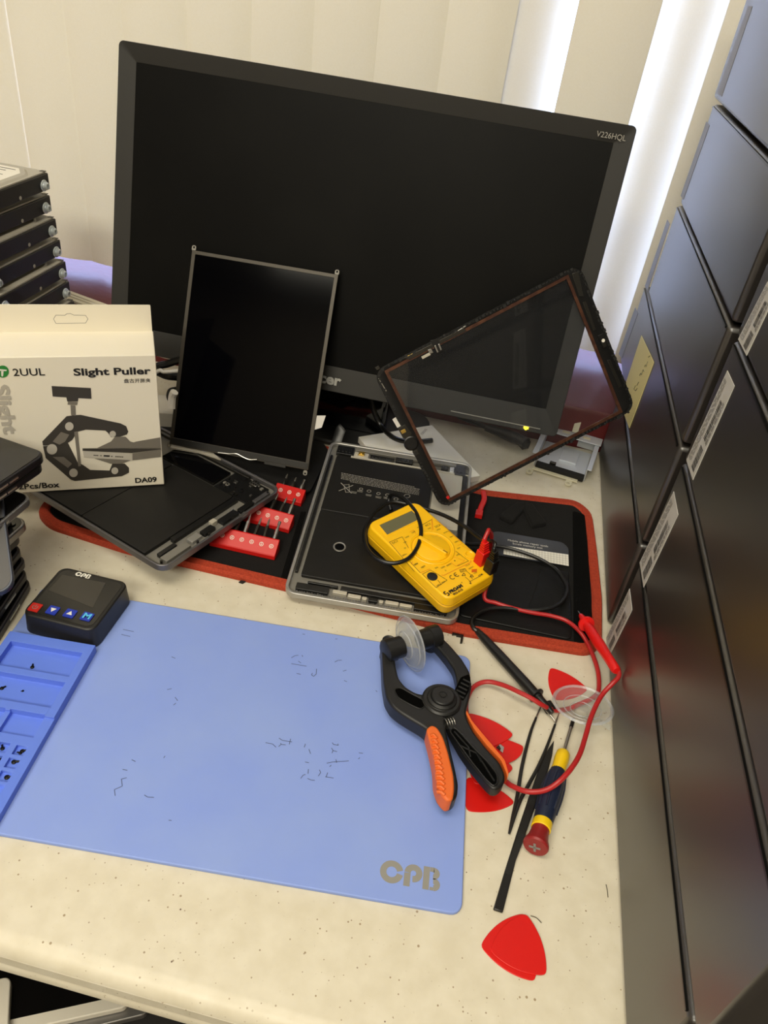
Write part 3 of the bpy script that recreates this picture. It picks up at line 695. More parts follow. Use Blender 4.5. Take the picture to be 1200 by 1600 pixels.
# ================================================================== OPENED TABLET IN THE MIDDLE (silver body, two battery cells)
FT1 = Frame((-.1453, .5164, .0155), (.9973, .0729, .0036), (-.0729, .991, .1121))
tab1 = thing('opened_tablet', 'silver opened tablet body with printed battery, lying under the yellow meter', 'tablet', FT1.M, None)
TW, TH = .1695, .240
mat('battery_black', (21, 20, 19), .5, spec=.3, var=(30, (25, 24, 23), .4, .7)); mat('bay_grey', (126, 123, 116), .5, .35); mat('flex_black', (14, 14, 15), .35); mat('shield_pale', (190, 184, 170), .45, .3)
MB().prism(rrect(0, 0, TW, TH, .011), -.0074, -.0058, top=rrect(0, 0, TW, TH, .011)).ring(rrect(0, 0, TW, TH, .011, 6), rrect(.0032, .0032, TW - .0032, TH - .0032, .008, 6), -.0074, 0, zi=-.0005).build('rear_shell', 'silver_alu', tab1, .0006)
MB().prism(rrect(.004, .004, TW - .004, TH - .004, .007), -.0058, -.0050).build('bay_floor', 'bay_grey', tab1)
k1 = crop(420, 660, .3)
def box_uv(mb, fr, pts, z0, z1, r=0): 
    p = fr.poly(pts, z1); mb.prism(rpoly(p, r) if r else p, z0, z1); return mb
yb = FT1.uv(493, 793)[1]; v0 = FT1.uv(460, 895)[1]; v1 = FT1.uv(520, 709)[1]
MB().prism(rrect(.0115, v0, .140, yb - .0004, .002), -.0050, -.0012).build('battery_cell', 'battery_black', tab1, .0006)
MB().prism(rrect(.0115, yb + .0004, .126, v1, .002), -.0050, -.0012).build('battery_cell', 'battery_black', tab1, .0006)
# printing on the upper cell: tiny rows and marks too small to read
pt = MB(); kk = crop(430, 660, 230 / 1200); rng = random.Random(3)
l0, l1 = kk([(540, 412), (1180, 535)]); d0, d1 = kk([(535, 468), (1170, 590)])
for r in range(6):
    t = r / 5; A = Vector(FT1.uv(l0[0] * (1 - t) + d0[0] * t, l0[1] * (1 - t) + d0[1] * t, -.001)); B = Vector(FT1.uv(l1[0] * (1 - t) + d1[0] * t, l1[1] * (1 - t) + d1[1] * t, -.001))
    x = .0 if r else .0; e = .93 if r == 0 else 1.0
    if r == 5: x = .12
    while x < e:
        d = rng.uniform(.012, .045); pt.lines([A.lerp(B, x), A.lerp(B, min(x + d, e))], .00075, -.0010); x += d + .007
def ln(pts, wdt=.0006): pt.lines([FT1.uv(x, y, -.001) for x, y in kk(pts)], wdt, -.0010)
ln([(535, 492), (622, 578)], .0008); ln([(518, 558), (636, 512)], .0008); ln([(560, 515), (575, 570), (605, 568), (602, 508)]); ln([(556, 510), (606, 506)])
for (x, y, s_) in ((700, 543, 14), (765, 560, 16), (842, 580, 15), (915, 592, 16), (985, 625, 17), (1075, 600, 24)):
    c_ = kk([(x + s_ * math.cos(2 * PI * i / 10), y + s_ * .62 * math.sin(2 * PI * i / 10)) for i in range(11)]); pt.lines([FT1.uv(a, b, -.001) for a, b in c_], .0006, -.0010)
for (x, y) in ((640, 562), (760, 585), (840, 602), (905, 608), (690, 552)): ln([(x - 22, y), (x + 26, y + 8)]); ln([(x - 22, y + 9), (x + 22, y + 17)])
pt.build('battery_print', 'grey_print', tab1, smooth=0, fix=False)
# logic-board side, top modules and bottom modules
u_r = .140
MB().prism(rrect(.128, yb + .004, .160, v1 + .004, .001), -.0050, -.0022).build('board_shield', 'shield_pale', tab1, .0004)
MB().prism(rrect(.142, .04, .160, yb, .001), -.0050, -.0026).build('side_panel', 'bay_grey', tab1, .0004)
MB().prism(rrect(.1605, .030, .1655, .222, .001), -.005, -.0012).build('side_flex', 'flex_black', tab1, .0003)
MB().prism(rrect(.0045, .03, .0075, .215, .001), -.005, -.0010).build('side_flex', 'flex_black', tab1, .0003)
MB().box((.098, v1 + .0025, -.0026), (.14, .0024, .003)).build('top_rail', 'shield_pale', tab1, .0003)
m = MB(); rng = random.Random(11)
MB().box((.092, TH - .0075, -.0018), (.118, .006, .0034)).build('antenna_bar', 'bay_grey', tab1, .0004)
for (u0, u1, va, vb, z, mm, nm) in ((.010, .030, v1 + .004, TH - .006, -.0005, 'flex_black', 'camera_module'), (.031, .048, v1 + .004, v1 + .0125, -.0015, 'shield_pale', 'metal_bracket'), (.036, .043, v1 + .006, v1 + .012, .0006, 'gold', 'gold_connector'),
        (.050, .078, v1 + .005, v1 + .011, -.0008, 'flex_black', 'ribbon_connector'), (.080, .100, v1 + .006, v1 + .014, -.0003, 'flex_black', 'camera_module'), (.134, .142, v1 + .006, v1 + .012, -.0006, 'flex_black', 'camera_module'), (.150, .163, v1 + .001, TH - .006, -.0008, 'flex_black', 'speaker_module'), (.144, .149, v1 + .004, v1 + .013, -.001, 'steel', 'metal_bracket')):
    b_ = MB(); b_.prism(rrect(u0, va, u1, vb, .0008), -.005, z)
    for i in range(int((u1 - u0) / .0045)): b_.box((u0 + .003 + i * .0042, (va + vb) / 2, z + .0003), (.0024, (vb - va) * .55, .0009))
    b_.build(nm, mm, tab1, .0003)
for (u0, u1, va, vb, z, mm, nm) in ((.010, .042, .0075, .0155, -.0008, 'flex_black', 'speaker_module'), (.046, .060, .0105, .0145, -.0012, 'shield_pale', 'antenna_pad'), (.0612, .074, .0085, .0128, -.0012, 'shield_pale', 'antenna_pad'), (.0752, .080, .0085, .0120, -.0012, 'shield_pale', 'antenna_pad'),
        (.0815, .0905, .0075, .0115, -.0004, 'flex_black', 'dock_connector'), (.092, .096, .0080, .0115, -.0012, 'shield_pale', 'antenna_pad'), (.098, .111, .0085, .0125, -.0012, 'shield_pale', 'antenna_pad'), (.112, .124, .0085, .0120, -.0012, 'shield_pale', 'antenna_pad'), (.126, .158, .0075, .0155, -.0008, 'flex_black', 'speaker_module'),
        (.020, .050, .0175, .0195, -.0010, 'flex_black', 'flex_strip'), (.053, .150, .0145, .0200, -.0006, 'flex_black', 'flex_strip')):
    MB().prism(rrect(u0, va, u1, vb, .0008), -.005, z).build(nm, mm, tab1, .0003)
tr = MB()                                             # torn adhesive crumbs along the lower rim
for i in range(60): tr.box((.012 + i * .0025 + rng.uniform(0, .001), .0030 + rng.uniform(0, .0012), .0001), (.0012, .0012, .0006))
tag(tr.build('adhesive_residue', 'grey_alu', tab1), kind='stuff')
fx = [FT1.loc(aty(x, y, yy)) for x, y, yy in ((521, 706, .748), (526, 690, .757), (532, 672, .765), (536, 668, .768))]
MB().tube(spline(fx, 4), [.006] * 13, 8, flat=.12, up=(0, -.3, 1)).build('flex_cable', 'flex_black', tab1)
# glossy round button left on the lower battery cell
bu = FT1.uv(530.5, 855, -.001)
hb = thing('home_button', 'small round glossy black button lying on the silver tablet battery', 'button', FT1.M @ TR(bu[0], bu[1], -.0011))
MB().lathe([(.0062, 0), (.0066, .0006), (.0062, .0012), (.0052, .0010), (.0050, .0002), (.0048, .0002)], None, 28).build('ring', 'silver_alu', hb)
MB().lathe([(.0049, .0001), (.0049, .0006), (0, .0007)], None, 24).build('button_face', 'gloss_black', hb)

# ================================================================== OPENED TABLET ON THE LEFT (space grey, half under the box)
pf = at(255, 889, .033); pr = at(441, 763, .033)
e1 = (pr - pf); SW = e1.length
FT2 = Frame(pf, e1, (-e1.y, e1.x, 0))
tab2 = thing('opened_tablet', 'grey opened tablet body lying on the tool roll under the white carton', 'tablet', FT2.M)
LH = .246
MB().prism(rrect(0, 0, SW, LH, .012), -.0074, -.0058).ring(rrect(0, 0, SW, LH, .012, 6), rrect(.003, .003, SW - .003, LH - .003, .009, 6), -.0074, 0, zi=-.0005).build('rear_shell', 'grey_alu', tab2, .0007)
MB().prism(rrect(.004, .004, SW - .004, LH - .004, .008), -.0058, -.0050).build('bay_floor', 'bay_grey', tab2)
MB().prism(rrect(.005, .030, .128, .118, .002), -.005, -.0008).build('battery_cell', 'battery_black', tab2, .0005)
MB().prism(rrect(.005, .1188, .128, .226, .002), -.005, -.0008).build('battery_cell', 'battery_black', tab2, .0005)
MB().prism(rrect(.132, .062, .160, .140, .001), -.005, -.0016).build('smoked_shield', 'gloss_black', tab2, .0003)
bd = MB(); bd.prism(rrect(.130, .012, .166, .060, .001), -.005, -.0030); rng = random.Random(5)
bd.build('logic_board', 'flex_black', tab2, .0003)
for i in range(26):
    u = rng.uniform(.132, .162); v = rng.uniform(.016, .058); s_ = rng.uniform(.0016, .005)
    MB().box((u, v, -.0022), (s_, s_ * rng.uniform(.5, 1.2), .0016)).build('chip', rng.choice(['flex_black', 'dark_steel', 'bay_grey', 'flex_black', 'steel']), tab2, .0002)
si = FT2.uv(398, 755, -.001); MB().box((si[0], si[1], -.0014), (.008, .010, .001)).build('card_slot', 'steel', tab2, .0002)
for i in range(2):
    for j in range(3): MB().box((si[0] - .002 + i * .004, si[1] - .003 + j * .003, -.0007), (.0016, .0012, .0006)).build('slot_contact', 'flex_black', tab2)
# lower band of the frame: flex strip, speaker bays, dock
MB().prism(rrect(.036, .0225, .128, .0285, .001), -.005, -.0006).build('flex_strip', 'flex_black', tab2, .0003)
for (u0, u1, va, vb, z, mm, nm) in ((.010, .042, .0060, .0150, -.0010, 'bay_grey', 'speaker_module'), (.012, .034, .0165, .0215, -.0012, 'flex_black', 'speaker_grille'), (.046, .060, .0085, .0165, -.0014, 'silver_alu', 'antenna_pad'), (.0625, .078, .0075, .0150, -.0012, 'flex_black', 'dock_connector'), (.079, .086, .0130, .0185, .0004, 'shield_pale', 'gold_clip'), (.088, .112, .0065, .0150, -.0014, 'flex_black', 'flex_bay'), (.114, .134, .0055, .0120, -.0010, 'flex_black', 'speaker_module'), (.136, .160, .0055, .0105, -.0012, 'grey_alu', 'antenna_pad')):
    MB().prism(rrect(u0, va, u1, vb, .0008), -.005, z).build(nm, mm, tab2, .0003)
for (u, v) in ((.007, .010), (.050, .005), (.066, .005), (.100, .005), (.158, .0075), (.165, .030)): MB().cyl((u, v, -.004), (u, v, -.0002), .0013, 10).build('screw_boss', 'dark_steel', tab2)
MB().box((SW - .0075, .120, -.002), (.004, .16, .003)).build('side_flex', 'dark_steel', tab2, .0003)
MB().prism(FT2.poly(crop(260, 370, .25)([(5, 1290), (130, 1320), (290, 1350), (340, 1390), (200, 1345), (30, 1318)]), .001), -.0008, .0012).build('pale_foil', 'shield_pale', tab2)

# ================================================================== BARE DISPLAY PANEL LEANING ON THE MONITOR
KL = 1.03
FL = Frame((-.325 * KL, .665 * KL, H - .474 * KL), (.9996, .0287, .0083), (-.0199, .4323, .9015))
lcd = thing('display_panel', 'black bare tablet display panel in a thin metal frame, leaning upright on the monitor', 'display', FL.M)
LW, LHt = .158 * KL, .208 * KL
mat('panel_frame', (62, 58, 52), .4, .6); mat('panel_black', (2, 2, 4), .10, spec=.06)
ar = FL.poly([(274, 682), (476, 728), (519, 436), (303, 399)], 0); 
MB().prism(rrect(0, 0, LW, LHt, .001), -.0022, -.0006).ring(rrect(0, 0, LW, LHt, .001), rrect(.0042, .0085, LW - .0042, LHt - .0040, .0008), -.0022, .0004).build('metal_frame', 'panel_frame', lcd, .0004)
MB().prism(rrect(.0042, .0085, LW - .0042, LHt - .0040, .0008), -.0012, -.0002).build('screen', 'panel_black', lcd)
MB().prism(rrect(.001, .0012, LW - .001, .0080, .0006), -.001, .0007).build('driver_strip', 'flex_black', lcd, .0003)
for (cx_, cy_, up) in ((.0015, LHt + .0022, 1), (LW - .002, LHt + .002, 1), (LW - .003, -.0035, -1), (-.0005, -.0010, -1)):
    m = MB(); p = rrect(cx_ - .0024, cy_ - .0030, cx_ + .0024, cy_ + .0030, .0020); m.ring(p, [(cx_ + (a - cx_) * .36, cy_ + .0008 * up + (b - cy_) * .36) for a, b in p], -.0012, -.0004); m.build('mounting_tab', 'bay_grey', lcd, .0002)
tp = MB(); tp.prism([(LW - .0005, .062), (LW + .010, .064), (LW + .0075, .050), (LW - .0005, .046)], -.0016, -.0010); tp.build('tape_tab', 'label_white', lcd)
fl_ = spline([Vector((FL.uv(x, y)[0], FL.uv(x, y)[1], .0012)) for x, y in ((341, 707), (358, 709), (370, 709), (380, 714), (390, 718), (402, 718))], 5)
MB().tube(fl_, .0008, 8).build('cable', 'steel', lcd)
MB().prism(rrect(.112, -.0022, .137, .001, .0006), -.0015, .0008).build('connector_strip', 'flex_black', lcd, .0002)

# ================================================================== TOUCH GLASS STANDING ON ITS CORNER
KD = .98
FD = Frame((-.017 * KD, .687 * KD, H - .498 * KD), (.7701, .4143, .4851), (-.5823, .1459, .7998))
dg = thing('touch_glass', 'loose clear touch glass with black border, propped on its corner against the monitor', 'touch glass', FD.M)
DW, DH = .24 * KD, .1695 * KD
oc = rrect(0, 0, DW, DH, .012, 5)
kf = crop(560, 400, 450 / 1200)
ic = FD.poly(kf([(385, 1030), (1100, 640), (868, 72), (108, 487)]), .0004)
ii_ = []
def rect_like(x0, y0, x1, y1, n): return [(x1, y0)] * n + [(x1, y1)] * n + [(x0, y1)] * n + [(x0, y0)] * n
mat('glass_border', (8, 8, 9), .35); mat('copper_trim', (70, 40, 28), .42, .35, bump=(300, .4, .0004), var=(120, (98, 62, 42), .45, .7))
iu0, iu1 = ic[0][0], ic[1][0]; iv0, iv1 = (ic[0][1] + ic[1][1]) / 2, (ic[2][1] + ic[3][1]) / 2
iu0 = (ic[0][0] + ic[3][0]) / 2; iu1 = (ic[1][0] + ic[2][0]) / 2
inn = rect_like(iu0, iv0, iu1, iv1, 6)
MB().prism(rrect(.0004, .0004, DW - .0004, DH - .0004, .0118), -.0012, -.0003).build('clear_pane', 'touch_glass', dg)
MB().ring(oc, inn, -.0015, .0006).build('black_border', 'glass_border', dg, .0003)
in2 = rect_like(iu0 + .0032, iv0 + .0032, iu1 - .0032, iv1 - .0032, 6)
MB().ring(inn, in2, -.0006, .0009).build('copper_edge', 'copper_trim', dg)
def part_px(mb_name, mm, pts, z0, z1, k=kf, bev=.0002):
    MB().prism(FD.poly(k(pts), z1), z0, z1).build(mb_name, mm, dg, bev)
part_px('flex_strip', 'dark_steel', [(190, 425), (400, 320), (440, 300), (450, 312), (330, 372), (215, 432)], .0006, .0014)
part_px('flex_connector', 'shield_pale', [(262, 420), (296, 402), (302, 412), (268, 430)], .0006, .0018); part_px('flex_connector', 'steel', [(290, 392), (303, 386), (312, 402), (298, 408)], .0006, .002)
part_px('flex_ribbon', 'flex_black', [(300, 352), (330, 345), (352, 395), (330, 405)], .0006, .0020)
part_px('flex_connector', 'steel', [(316, 374), (322, 371), (334, 400), (328, 403)], .002, .0024); part_px('flex_connector', 'steel', [(332, 368), (338, 365), (348, 390), (342, 393)], .002, .0024)
part_px('foil_strip', 'steel', [(398, 322), (450, 286), (453, 290), (402, 327)], .0006, .0012); part_px('foil_strip', 'gold', [(198, 420), (232, 402), (234, 407), (212, 424)], .0006, .0012)
k2 = crop(560, 570, 1 / 6)
part_px('foil_patch', 'label_white', [(318, 512), (350, 492), (398, 575), (365, 592)], .0006, .0016, k2); part_px('flex_bracket', 'dark_steel', [(370, 600), (440, 560), (500, 640), (470, 700), (420, 690)], .0006, .0016, k2)
part_px('gold_contact', 'gold', [(395, 620), (435, 600), (450, 630), (410, 650)], .0016, .002, k2); part_px('flex_patch', 'dark_steel', [(505, 815), (550, 795), (575, 835), (530, 860)], .0006, .0014, k2)
hc = FD.uv(*k2([(492, 735)])[0]); m = MB(); m.lathe([(.0075, .0006), (.0078, .0016), (.0066, .0022), (.0062, .0017), (0, .0017)], TR(hc[0], hc[1], 0), 24); m.build('button_bezel', 'flex_black', dg)
k3 = crop(780, 400, 230 / 1200)
part_px('camera_seat', 'flex_black', [(805, 650), (855, 630), (890, 735), (845, 750)], .0006, .0022, k3)
cc = FD.uv(*k3([(841, 688)])[0]); MB().lathe([(.0018, .0022), (.0018, .0026), (0, .0027)], TR(cc[0], cc[1], 0), 16).build('camera_hole_rim', 'white_paper', dg)
part_px('sensor_flex', 'dark_steel', [(595, 145), (645, 125), (690, 330), (650, 330)], .0006, .0013, k3); part_px('sensor_flex', 'dark_steel', [(838, 705), (866, 698), (876, 740), (850, 750)], .0022, .0026, k3)
part_px('tape_strip', 'dark_steel', [(680, 375), (710, 370), (790, 600), (765, 610)], .0006, .001, k3); part_px('tape_strip', 'dark_steel', [(880, 850), (905, 845), (1000, 1060), (975, 1075)], .0006, .001, k3)
part_px('edge_connector', 'dark_steel', [(82, 910), (112, 895), (126, 918), (98, 932)], .0, .002, crop(570, 400, 230 / 1200))
part_px('foil_strip', 'steel', [(185, 128), (192, 126), (268, 245), (258, 250)], .0006, .001, k2)
part_px('red_tape', 'red_plastic', [(820, 1240), (845, 1225), (858, 1250), (836, 1262)], .0009, .0012, k2)
rg = MB(); rng = random.Random(9)                     # torn adhesive still sticking along the outer edge
for i in range(len(oc)):
    a = Vector(oc[i]); b = Vector(oc[(i + 1) % len(oc)]); nn = max(1, int((b - a).length / .004))
    for j in range(nn):
        p = a.lerp(b, j / nn); c_ = Vector((DW / 2, DH / 2)); p = p + (c_ - p).normalized() * rng.uniform(.0008, .003)
        rg.box((p.x, p.y, .0008), (rng.uniform(.001, .0035), rng.uniform(.001, .0035), rng.uniform(.0006, .0016)))
tag(rg.build('adhesive_residue', 'matte_black', dg), kind='stuff')

# ================================================================== YELLOW MULTIMETER
KK = .97
Rr = ((.6171, .7852, .0509), (-.7863, .6128, .0784))
FY = Frame((.0102 * KK, .5417 * KK, H - (H - .0271) * KK), Rr[0], Rr[1])
YW_, YH = .07 * KK, .126 * KK
mm_ = thing('multimeter', 'yellow digital multimeter lying across the silver tablet body', 'multimeter', FY.M)
mat('meter_yellow', (246, 190, 12), .38, spec=.5); mat('lcd_meter', (104, 102, 76), .25); mat('meter_line', (120, 84, 8), .6); mat('meter_orange', (222, 132, 20), .5)
D = .0235
mb = MB(); lo_ = rrect(.001, .001, YW_ - .001, YH - .001, .009); up_ = rrect(-.0012, -.0012, YW_ + .0012, YH + .0012, .010); tp_ = rrect(.0006, .0006, YW_ - .0006, YH - .0006, .009)
mb.prism(lo_, -D, -D * .45, top=up_); mb.prism(up_, -D * .45, 0, top=tp_); mb.build('case', 'meter_yellow', mm_, .0016, 3)
dq = FY.poly(cx([(98, 183), (135, 228), (290, 152), (250, 115)]), 0)
MB().ring(rpoly(inset(dq, -.0016), .001, 2), rpoly(dq, .0002, 2), -.0005, .0006).build('display_frame', 'meter_yellow', mm_, .0003)
MB().prism(dq, -.0008, .0002).build('display', 'lcd_meter', mm_, smooth=0)
dc = FY.uv(675, 857); RD = .0205
kn = MB(); kn.lathe([(RD + .0026, -.0004), (RD + .0024, .0010), (RD + .0014, .0016), (RD, .0010), (RD - .0004, .0001), (RD - .0012, .0001)], TR(dc[0], dc[1], 0), 48); kn.build('dial_ring', 'meter_yellow', mm_)
ka = FY.uv(644, 838); kb = FY.uv(705, 874); an = math.atan2(kb[1] - ka[1], kb[0] - ka[0])
kd = MB(); kd.lathe([(RD - .0022, 0), (RD - .0026, .0016), (RD - .0036, .0022), (0, .0023)], TR(dc[0], dc[1], 0), 44); dial = kd.build('dial', 'meter_yellow', mm_)
MB().prism(rrect(-RD + .003, -.0030, RD - .003, .0030, .0028), .0020, .0062, TR(dc[0], dc[1], 0, an), top=rrect(-RD + .0036, -.0019, RD - .0036, .0019, .0018)).build('grip', 'meter_yellow', dial, .0005)
MB().prism(rrect(RD - .0085, -.0004, RD - .0035, .0004, .0003), .0061, .0064, TR(dc[0], dc[1], 0, an)).build('pointer', 'dark_print', dial)
k7 = crop(640, 780, 160 / 1200); pl = MB(); po = MB()
def L7(pts, k=k7, mbx=None, wd=.00045): (mbx or pl).lines([FY.uv(a, b) for a, b in k(pts)], wd, .0003)
c1k = cx
L7([(145, 262), (205, 237)], c1k); L7([(145, 262), (262, 400)], c1k); L7([(205, 237), (235, 290)], c1k); L7([(240, 215), (258, 205), (268, 222)], c1k, po)
L7([(345, 150), (350, 205)], c1k, po, .0006); L7([(275, 195), (345, 155)], c1k); L7([(360, 160), (420, 200)], c1k, po)
L7([(0, 730), (125, 865)]); L7([(125, 865), (240, 818)], k7, po, .0006); L7([(150, 880), (245, 832), (440, 950), (310, 1040), (150, 880)], k7); L7([(330, 948), (372, 1005)], k7)
L7([(370, 890), (400, 895), (720, 740), (715, 720)], k7, po, .0008); L7([(540, 610), (690, 725), (560, 785)], k7); L7([(520, 680), (645, 722), (540, 790)], k7, po); L7([(480, 740), (545, 790)], k7, po)
L7([(612, 545), (725, 605)], k7, po); L7([(455, 375), (620, 520), (560, 545)], k7, po); L7([(260, 248), (262, 370)], k7, po); L7([(35, 730), (22, 765)], k7, po)
L7([(585, 830), (650, 815), (665, 838), (600, 860), (585, 830)], k7); L7([(650, 910), (710, 965), (830, 900)], k7); L7([(660, 840), (710, 880), (735, 940)], k7)
for tri in ([(612, 900), (635, 866), (655, 895), (612, 900)], [(705, 915), (730, 885), (748, 912), (705, 915)]): L7(tri, k7, None, .0006)
L7([(700, 985), (720, 995), (705, 960)], k7, None, .0008)
pl.build('panel_lines', 'dark_print', mm_, smooth=0, fix=False); po.build('raised_lines', 'meter_orange', mm_, smooth=0, fix=False)
tx = MB()
def yt(body, px, py, size, ang=0., sx=1., bold=0., wid=None):
    u, v = FY.uv(px, py); wd_ = wid or size * .52 * len(body) * sx; tx.text(body, size, TR(u, v, .0004, ang), 'CENTER', sx, bold, fit=(wd_, size * (1 if body in ('PROAM', '903-010') else .62)))
kc = lambda x, y: cx([(x, y)])[0]
yt('DCV', *kc(172, 262), .0042, 0, 1.1); yt('ACV', *kc(325, 181), .0042, 0, 1.1); yt('DCA', *kc(372, 186), .0042, 0, 1.1); yt('OFF', *kc(258, 216), .0030)
yt('PROAM', *k7([(540, 1052)])[0], .0041, 0, 1.12, .0003, .0165); yt('®', *k7([(612, 980)])[0], .0028); yt('903-010', *k7([(565, 1090)])[0], .0026, 0, 1.15, .0001, .0125)
for (x, y, s_) in ((228, 238, '1000'), (218, 263, '200'), (218, 290, '20'), (215, 322, '2000m'), (268, 365, '200m'), (303, 380, 'Ω')): yt(s_, *kc(x, y), .0026, 0, .9)
for (x, y, s_) in ((230, 345, '750'), (338, 358, '200µ'), (425, 390, '2000µ'), (487, 442, '20m'), (548, 500, '200m'), (575, 575, '10A'), (565, 655, 'hFE'), (460, 770, '2000k'), (390, 800, '200k'), (315, 805, '20k'), (420, 838, 'Ω'), (155, 795, '2000'), (75, 765, '200')): yt(s_, *k7([(x, y)])[0], .0027, 0, .95)
yt('►', *k7([(530, 722)])[0], .003); yt('NPN', *k7([(335, 1010)])[0], .0026); yt('PNP', *k7([(395, 975)])[0], .0026); yt('COM', *k7([(830, 893)])[0], .0034, 0, 1, .0001); yt('10ADC', *k7([(720, 805)])[0], .0026); yt('VΩmA', *k7([(680, 775)])[0], .0026); yt('500V', *k7([(625, 835)])[0], .0026); yt('MAX', *k7([(770, 865)])[0], .0026)
# CE mark from strokes
cu_ = FY.uv(*k7([(490, 922)])[0]); band(tx, arc(cu_[0] + .001, cu_[1], .0024, 60, 300, 14), .0007, .0004)
cu_ = FY.uv(*k7([(538, 892)])[0]); band(tx, arc(cu_[0] + .0012, cu_[1], .0024, 60, 300, 14), .0007, .0004); band(tx, [(cu_[0] - .0016, cu_[1]), (cu_[0] + .0016, cu_[1])], .0008, .0004)
cu_ = FY.uv(*k7([(432, 1108)])[0]); band(tx, arc(cu_[0] - .0004, cu_[1] + .0012, .0014, 40, 270, 10), .0013, .0004); band(tx, arc(cu_[0] + .0004, cu_[1] - .0012, .0014, -140, 90, 10), .0013, .0004)
tx.build('panel_lettering', 'dark_print', mm_, smooth=0, fix=False)
rd_ = MB()
for k_ in range(3): L7([(725, 832 + k_ * 12), (790, 822 + k_ * 12)], k7, rd_, .0008)
rd_.build('warning_print', 'red_plastic', mm_, smooth=0, fix=False)
tu_ = FY.uv(*k7([(265, 908)])[0]); m = MB(); m.lathe([(.0052, -.001), (.0052, .0006), (.0047, .0008), (0, .0006)], TR(tu_[0], tu_[1], 0), 24); so = m.build('transistor_socket', 'black_plastic', mm_)
m = MB()
for k_ in range(8): m.box((tu_[0] + .0031 * math.cos(k_ * PI / 4), tu_[1] + .0031 * math.sin(k_ * PI / 4), .0008), (.0011, .0011, .0004))
m.build('socket_holes', 'dark_steel', so)
jk = FY.uv(*k7([(703, 655)])[0]); MB().lathe([(.0056, -.0005), (.0056, .0012), (.0044, .0014), (.0034, .0004), (.0026, .0004), (.0024, -.003)], TR(jk[0], jk[1], 0), 24, False).build('input_jack', 'meter_yellow', mm_)

# ================================================================== TEST LEADS
mat('cable_black', (14, 14, 14), .35); mat('cable_red', (176, 32, 34), .4); mat('probe_red', (216, 26, 24), .3); mat('probe_black', (16, 16, 16), .35)
def cable_pts(lst): return [at(x, y, z) for x, y, z in lst]
def plug(root, base, mm, up=.0):
    """right-angle style banana plug standing in the meter: square housing with a ribbed neck"""
    M = FY.M @ TR(base[0], base[1], .0002)
    p = MB(); p.prism(rrect(-.0052, -.0052, .0052, .0052, .0012), 0, .017, M, top=rrect(-.0048, -.0048, .0048, .0048, .001))
    return p.build('plug', mm, root, .0007), M
lead_b = thing('test_lead', 'black test lead looping over the yellow multimeter to its black probe', 'test lead', None, 'test leads of the yellow meter')
bb = FY.uv(765, 892); pb, Mb = plug(lead_b, bb, 'probe_black')
n_ = MB()
for k_ in range(4): n_.box((0, .0004 * k_, .0185 + k_ * .0024), (.0074 - k_ * .0006, .0062 - k_ * .0005, .0016))
n_.tube([(0, 0, .016), (0, .001, .022), (0, .003, .028)], [.0028, .0026, .0022], 10); n_.build('strain_relief', 'probe_black', pb, M=Mb)
nk = Mb @ Vector((0, .003, .027))
tip_ = lambda v: [v]
zz = .048
path = [nk, nk + Vector((-.001, .006, .004))] + cable_pts([(752, 842, .063), (725, 822, .058), (693, 805, .053), (660, 794, .050), (637, 788, .050), (610, 785, .050), (586, 800, .049), (571, 825, .046), (571, 850, .045), (585, 870, .046), (610, 880, .047), (636, 874, .049), (652, 855, .051), (658, 830, .053), (652, 805, .053), (640, 788, .054), (627, 776, .053), (615, 772, .049), (609, 776, .042), (608, 786, .036), (611, 797, .032)])
MB().tube(spline(path, 8), .0021, 10).build('cable', 'cable_black', lead_b)
path = cable_pts([(690, 838, .026), (728, 849, .020), (766, 852, .016), (800, 858, .015), (838, 871, .015), (866, 888, .015), (882, 908, .015), (886, 922, .015), (880, 938, .015), (866, 948, .014), (843, 953, .013), (815, 953, .012), (785, 950, .012), (760, 953, .012), (743, 962, .012), (737, 972, .011), (740, 981, .010), (746, 986, .009)])
MB().tube(spline(path, 8), .0021, 10).build('cable', 'cable_black', lead_b)
p0 = at(744, 984, .0085); p1 = at(842, 1091, .0075)
dr = (p1 - p0).normalized(); LP = (p1 - p0).length
pbm = MB(); Mp = along(p0, p1, (0, 0, 1))
pbm.lathe([(.0025, 0), (.0034, .006), (.0040, .012), (.0047, LP * .35), (.0050, LP * .8), (.0046, LP * .97), (.0045, LP)], Mp, 18)
pbm.build('probe_handle', 'probe_black', lead_b)
MB().lathe([(.0046, LP - .005), (.0075, LP - .0042), (.0075, LP - .0026), (.0046, LP - .002)], Mp, 20).build('finger_guard', 'probe_black', lead_b)
e1_ = p1 + dr * .017; MB().lathe([(.0040, LP - .001), (.0034, LP + .010), (.0024, LP + .0175)], Mp, 14).build('probe_nose', 'probe_black', lead_b)
ta = at(851, 1106, .007); tb_ = at(868, 1128, .0025); MB().tube([ta, tb_], [.0010, .0006], 8).build('needle', 'steel', lead_b)
MB().box((0, 0, 0), (.009, .010, .006), Matrix.Translation(at(857, 1105, .0045)) @ Matrix.Rotation(.6, 4, 'Z')).build('needle_cap', 'probe_black', lead_b, .001)

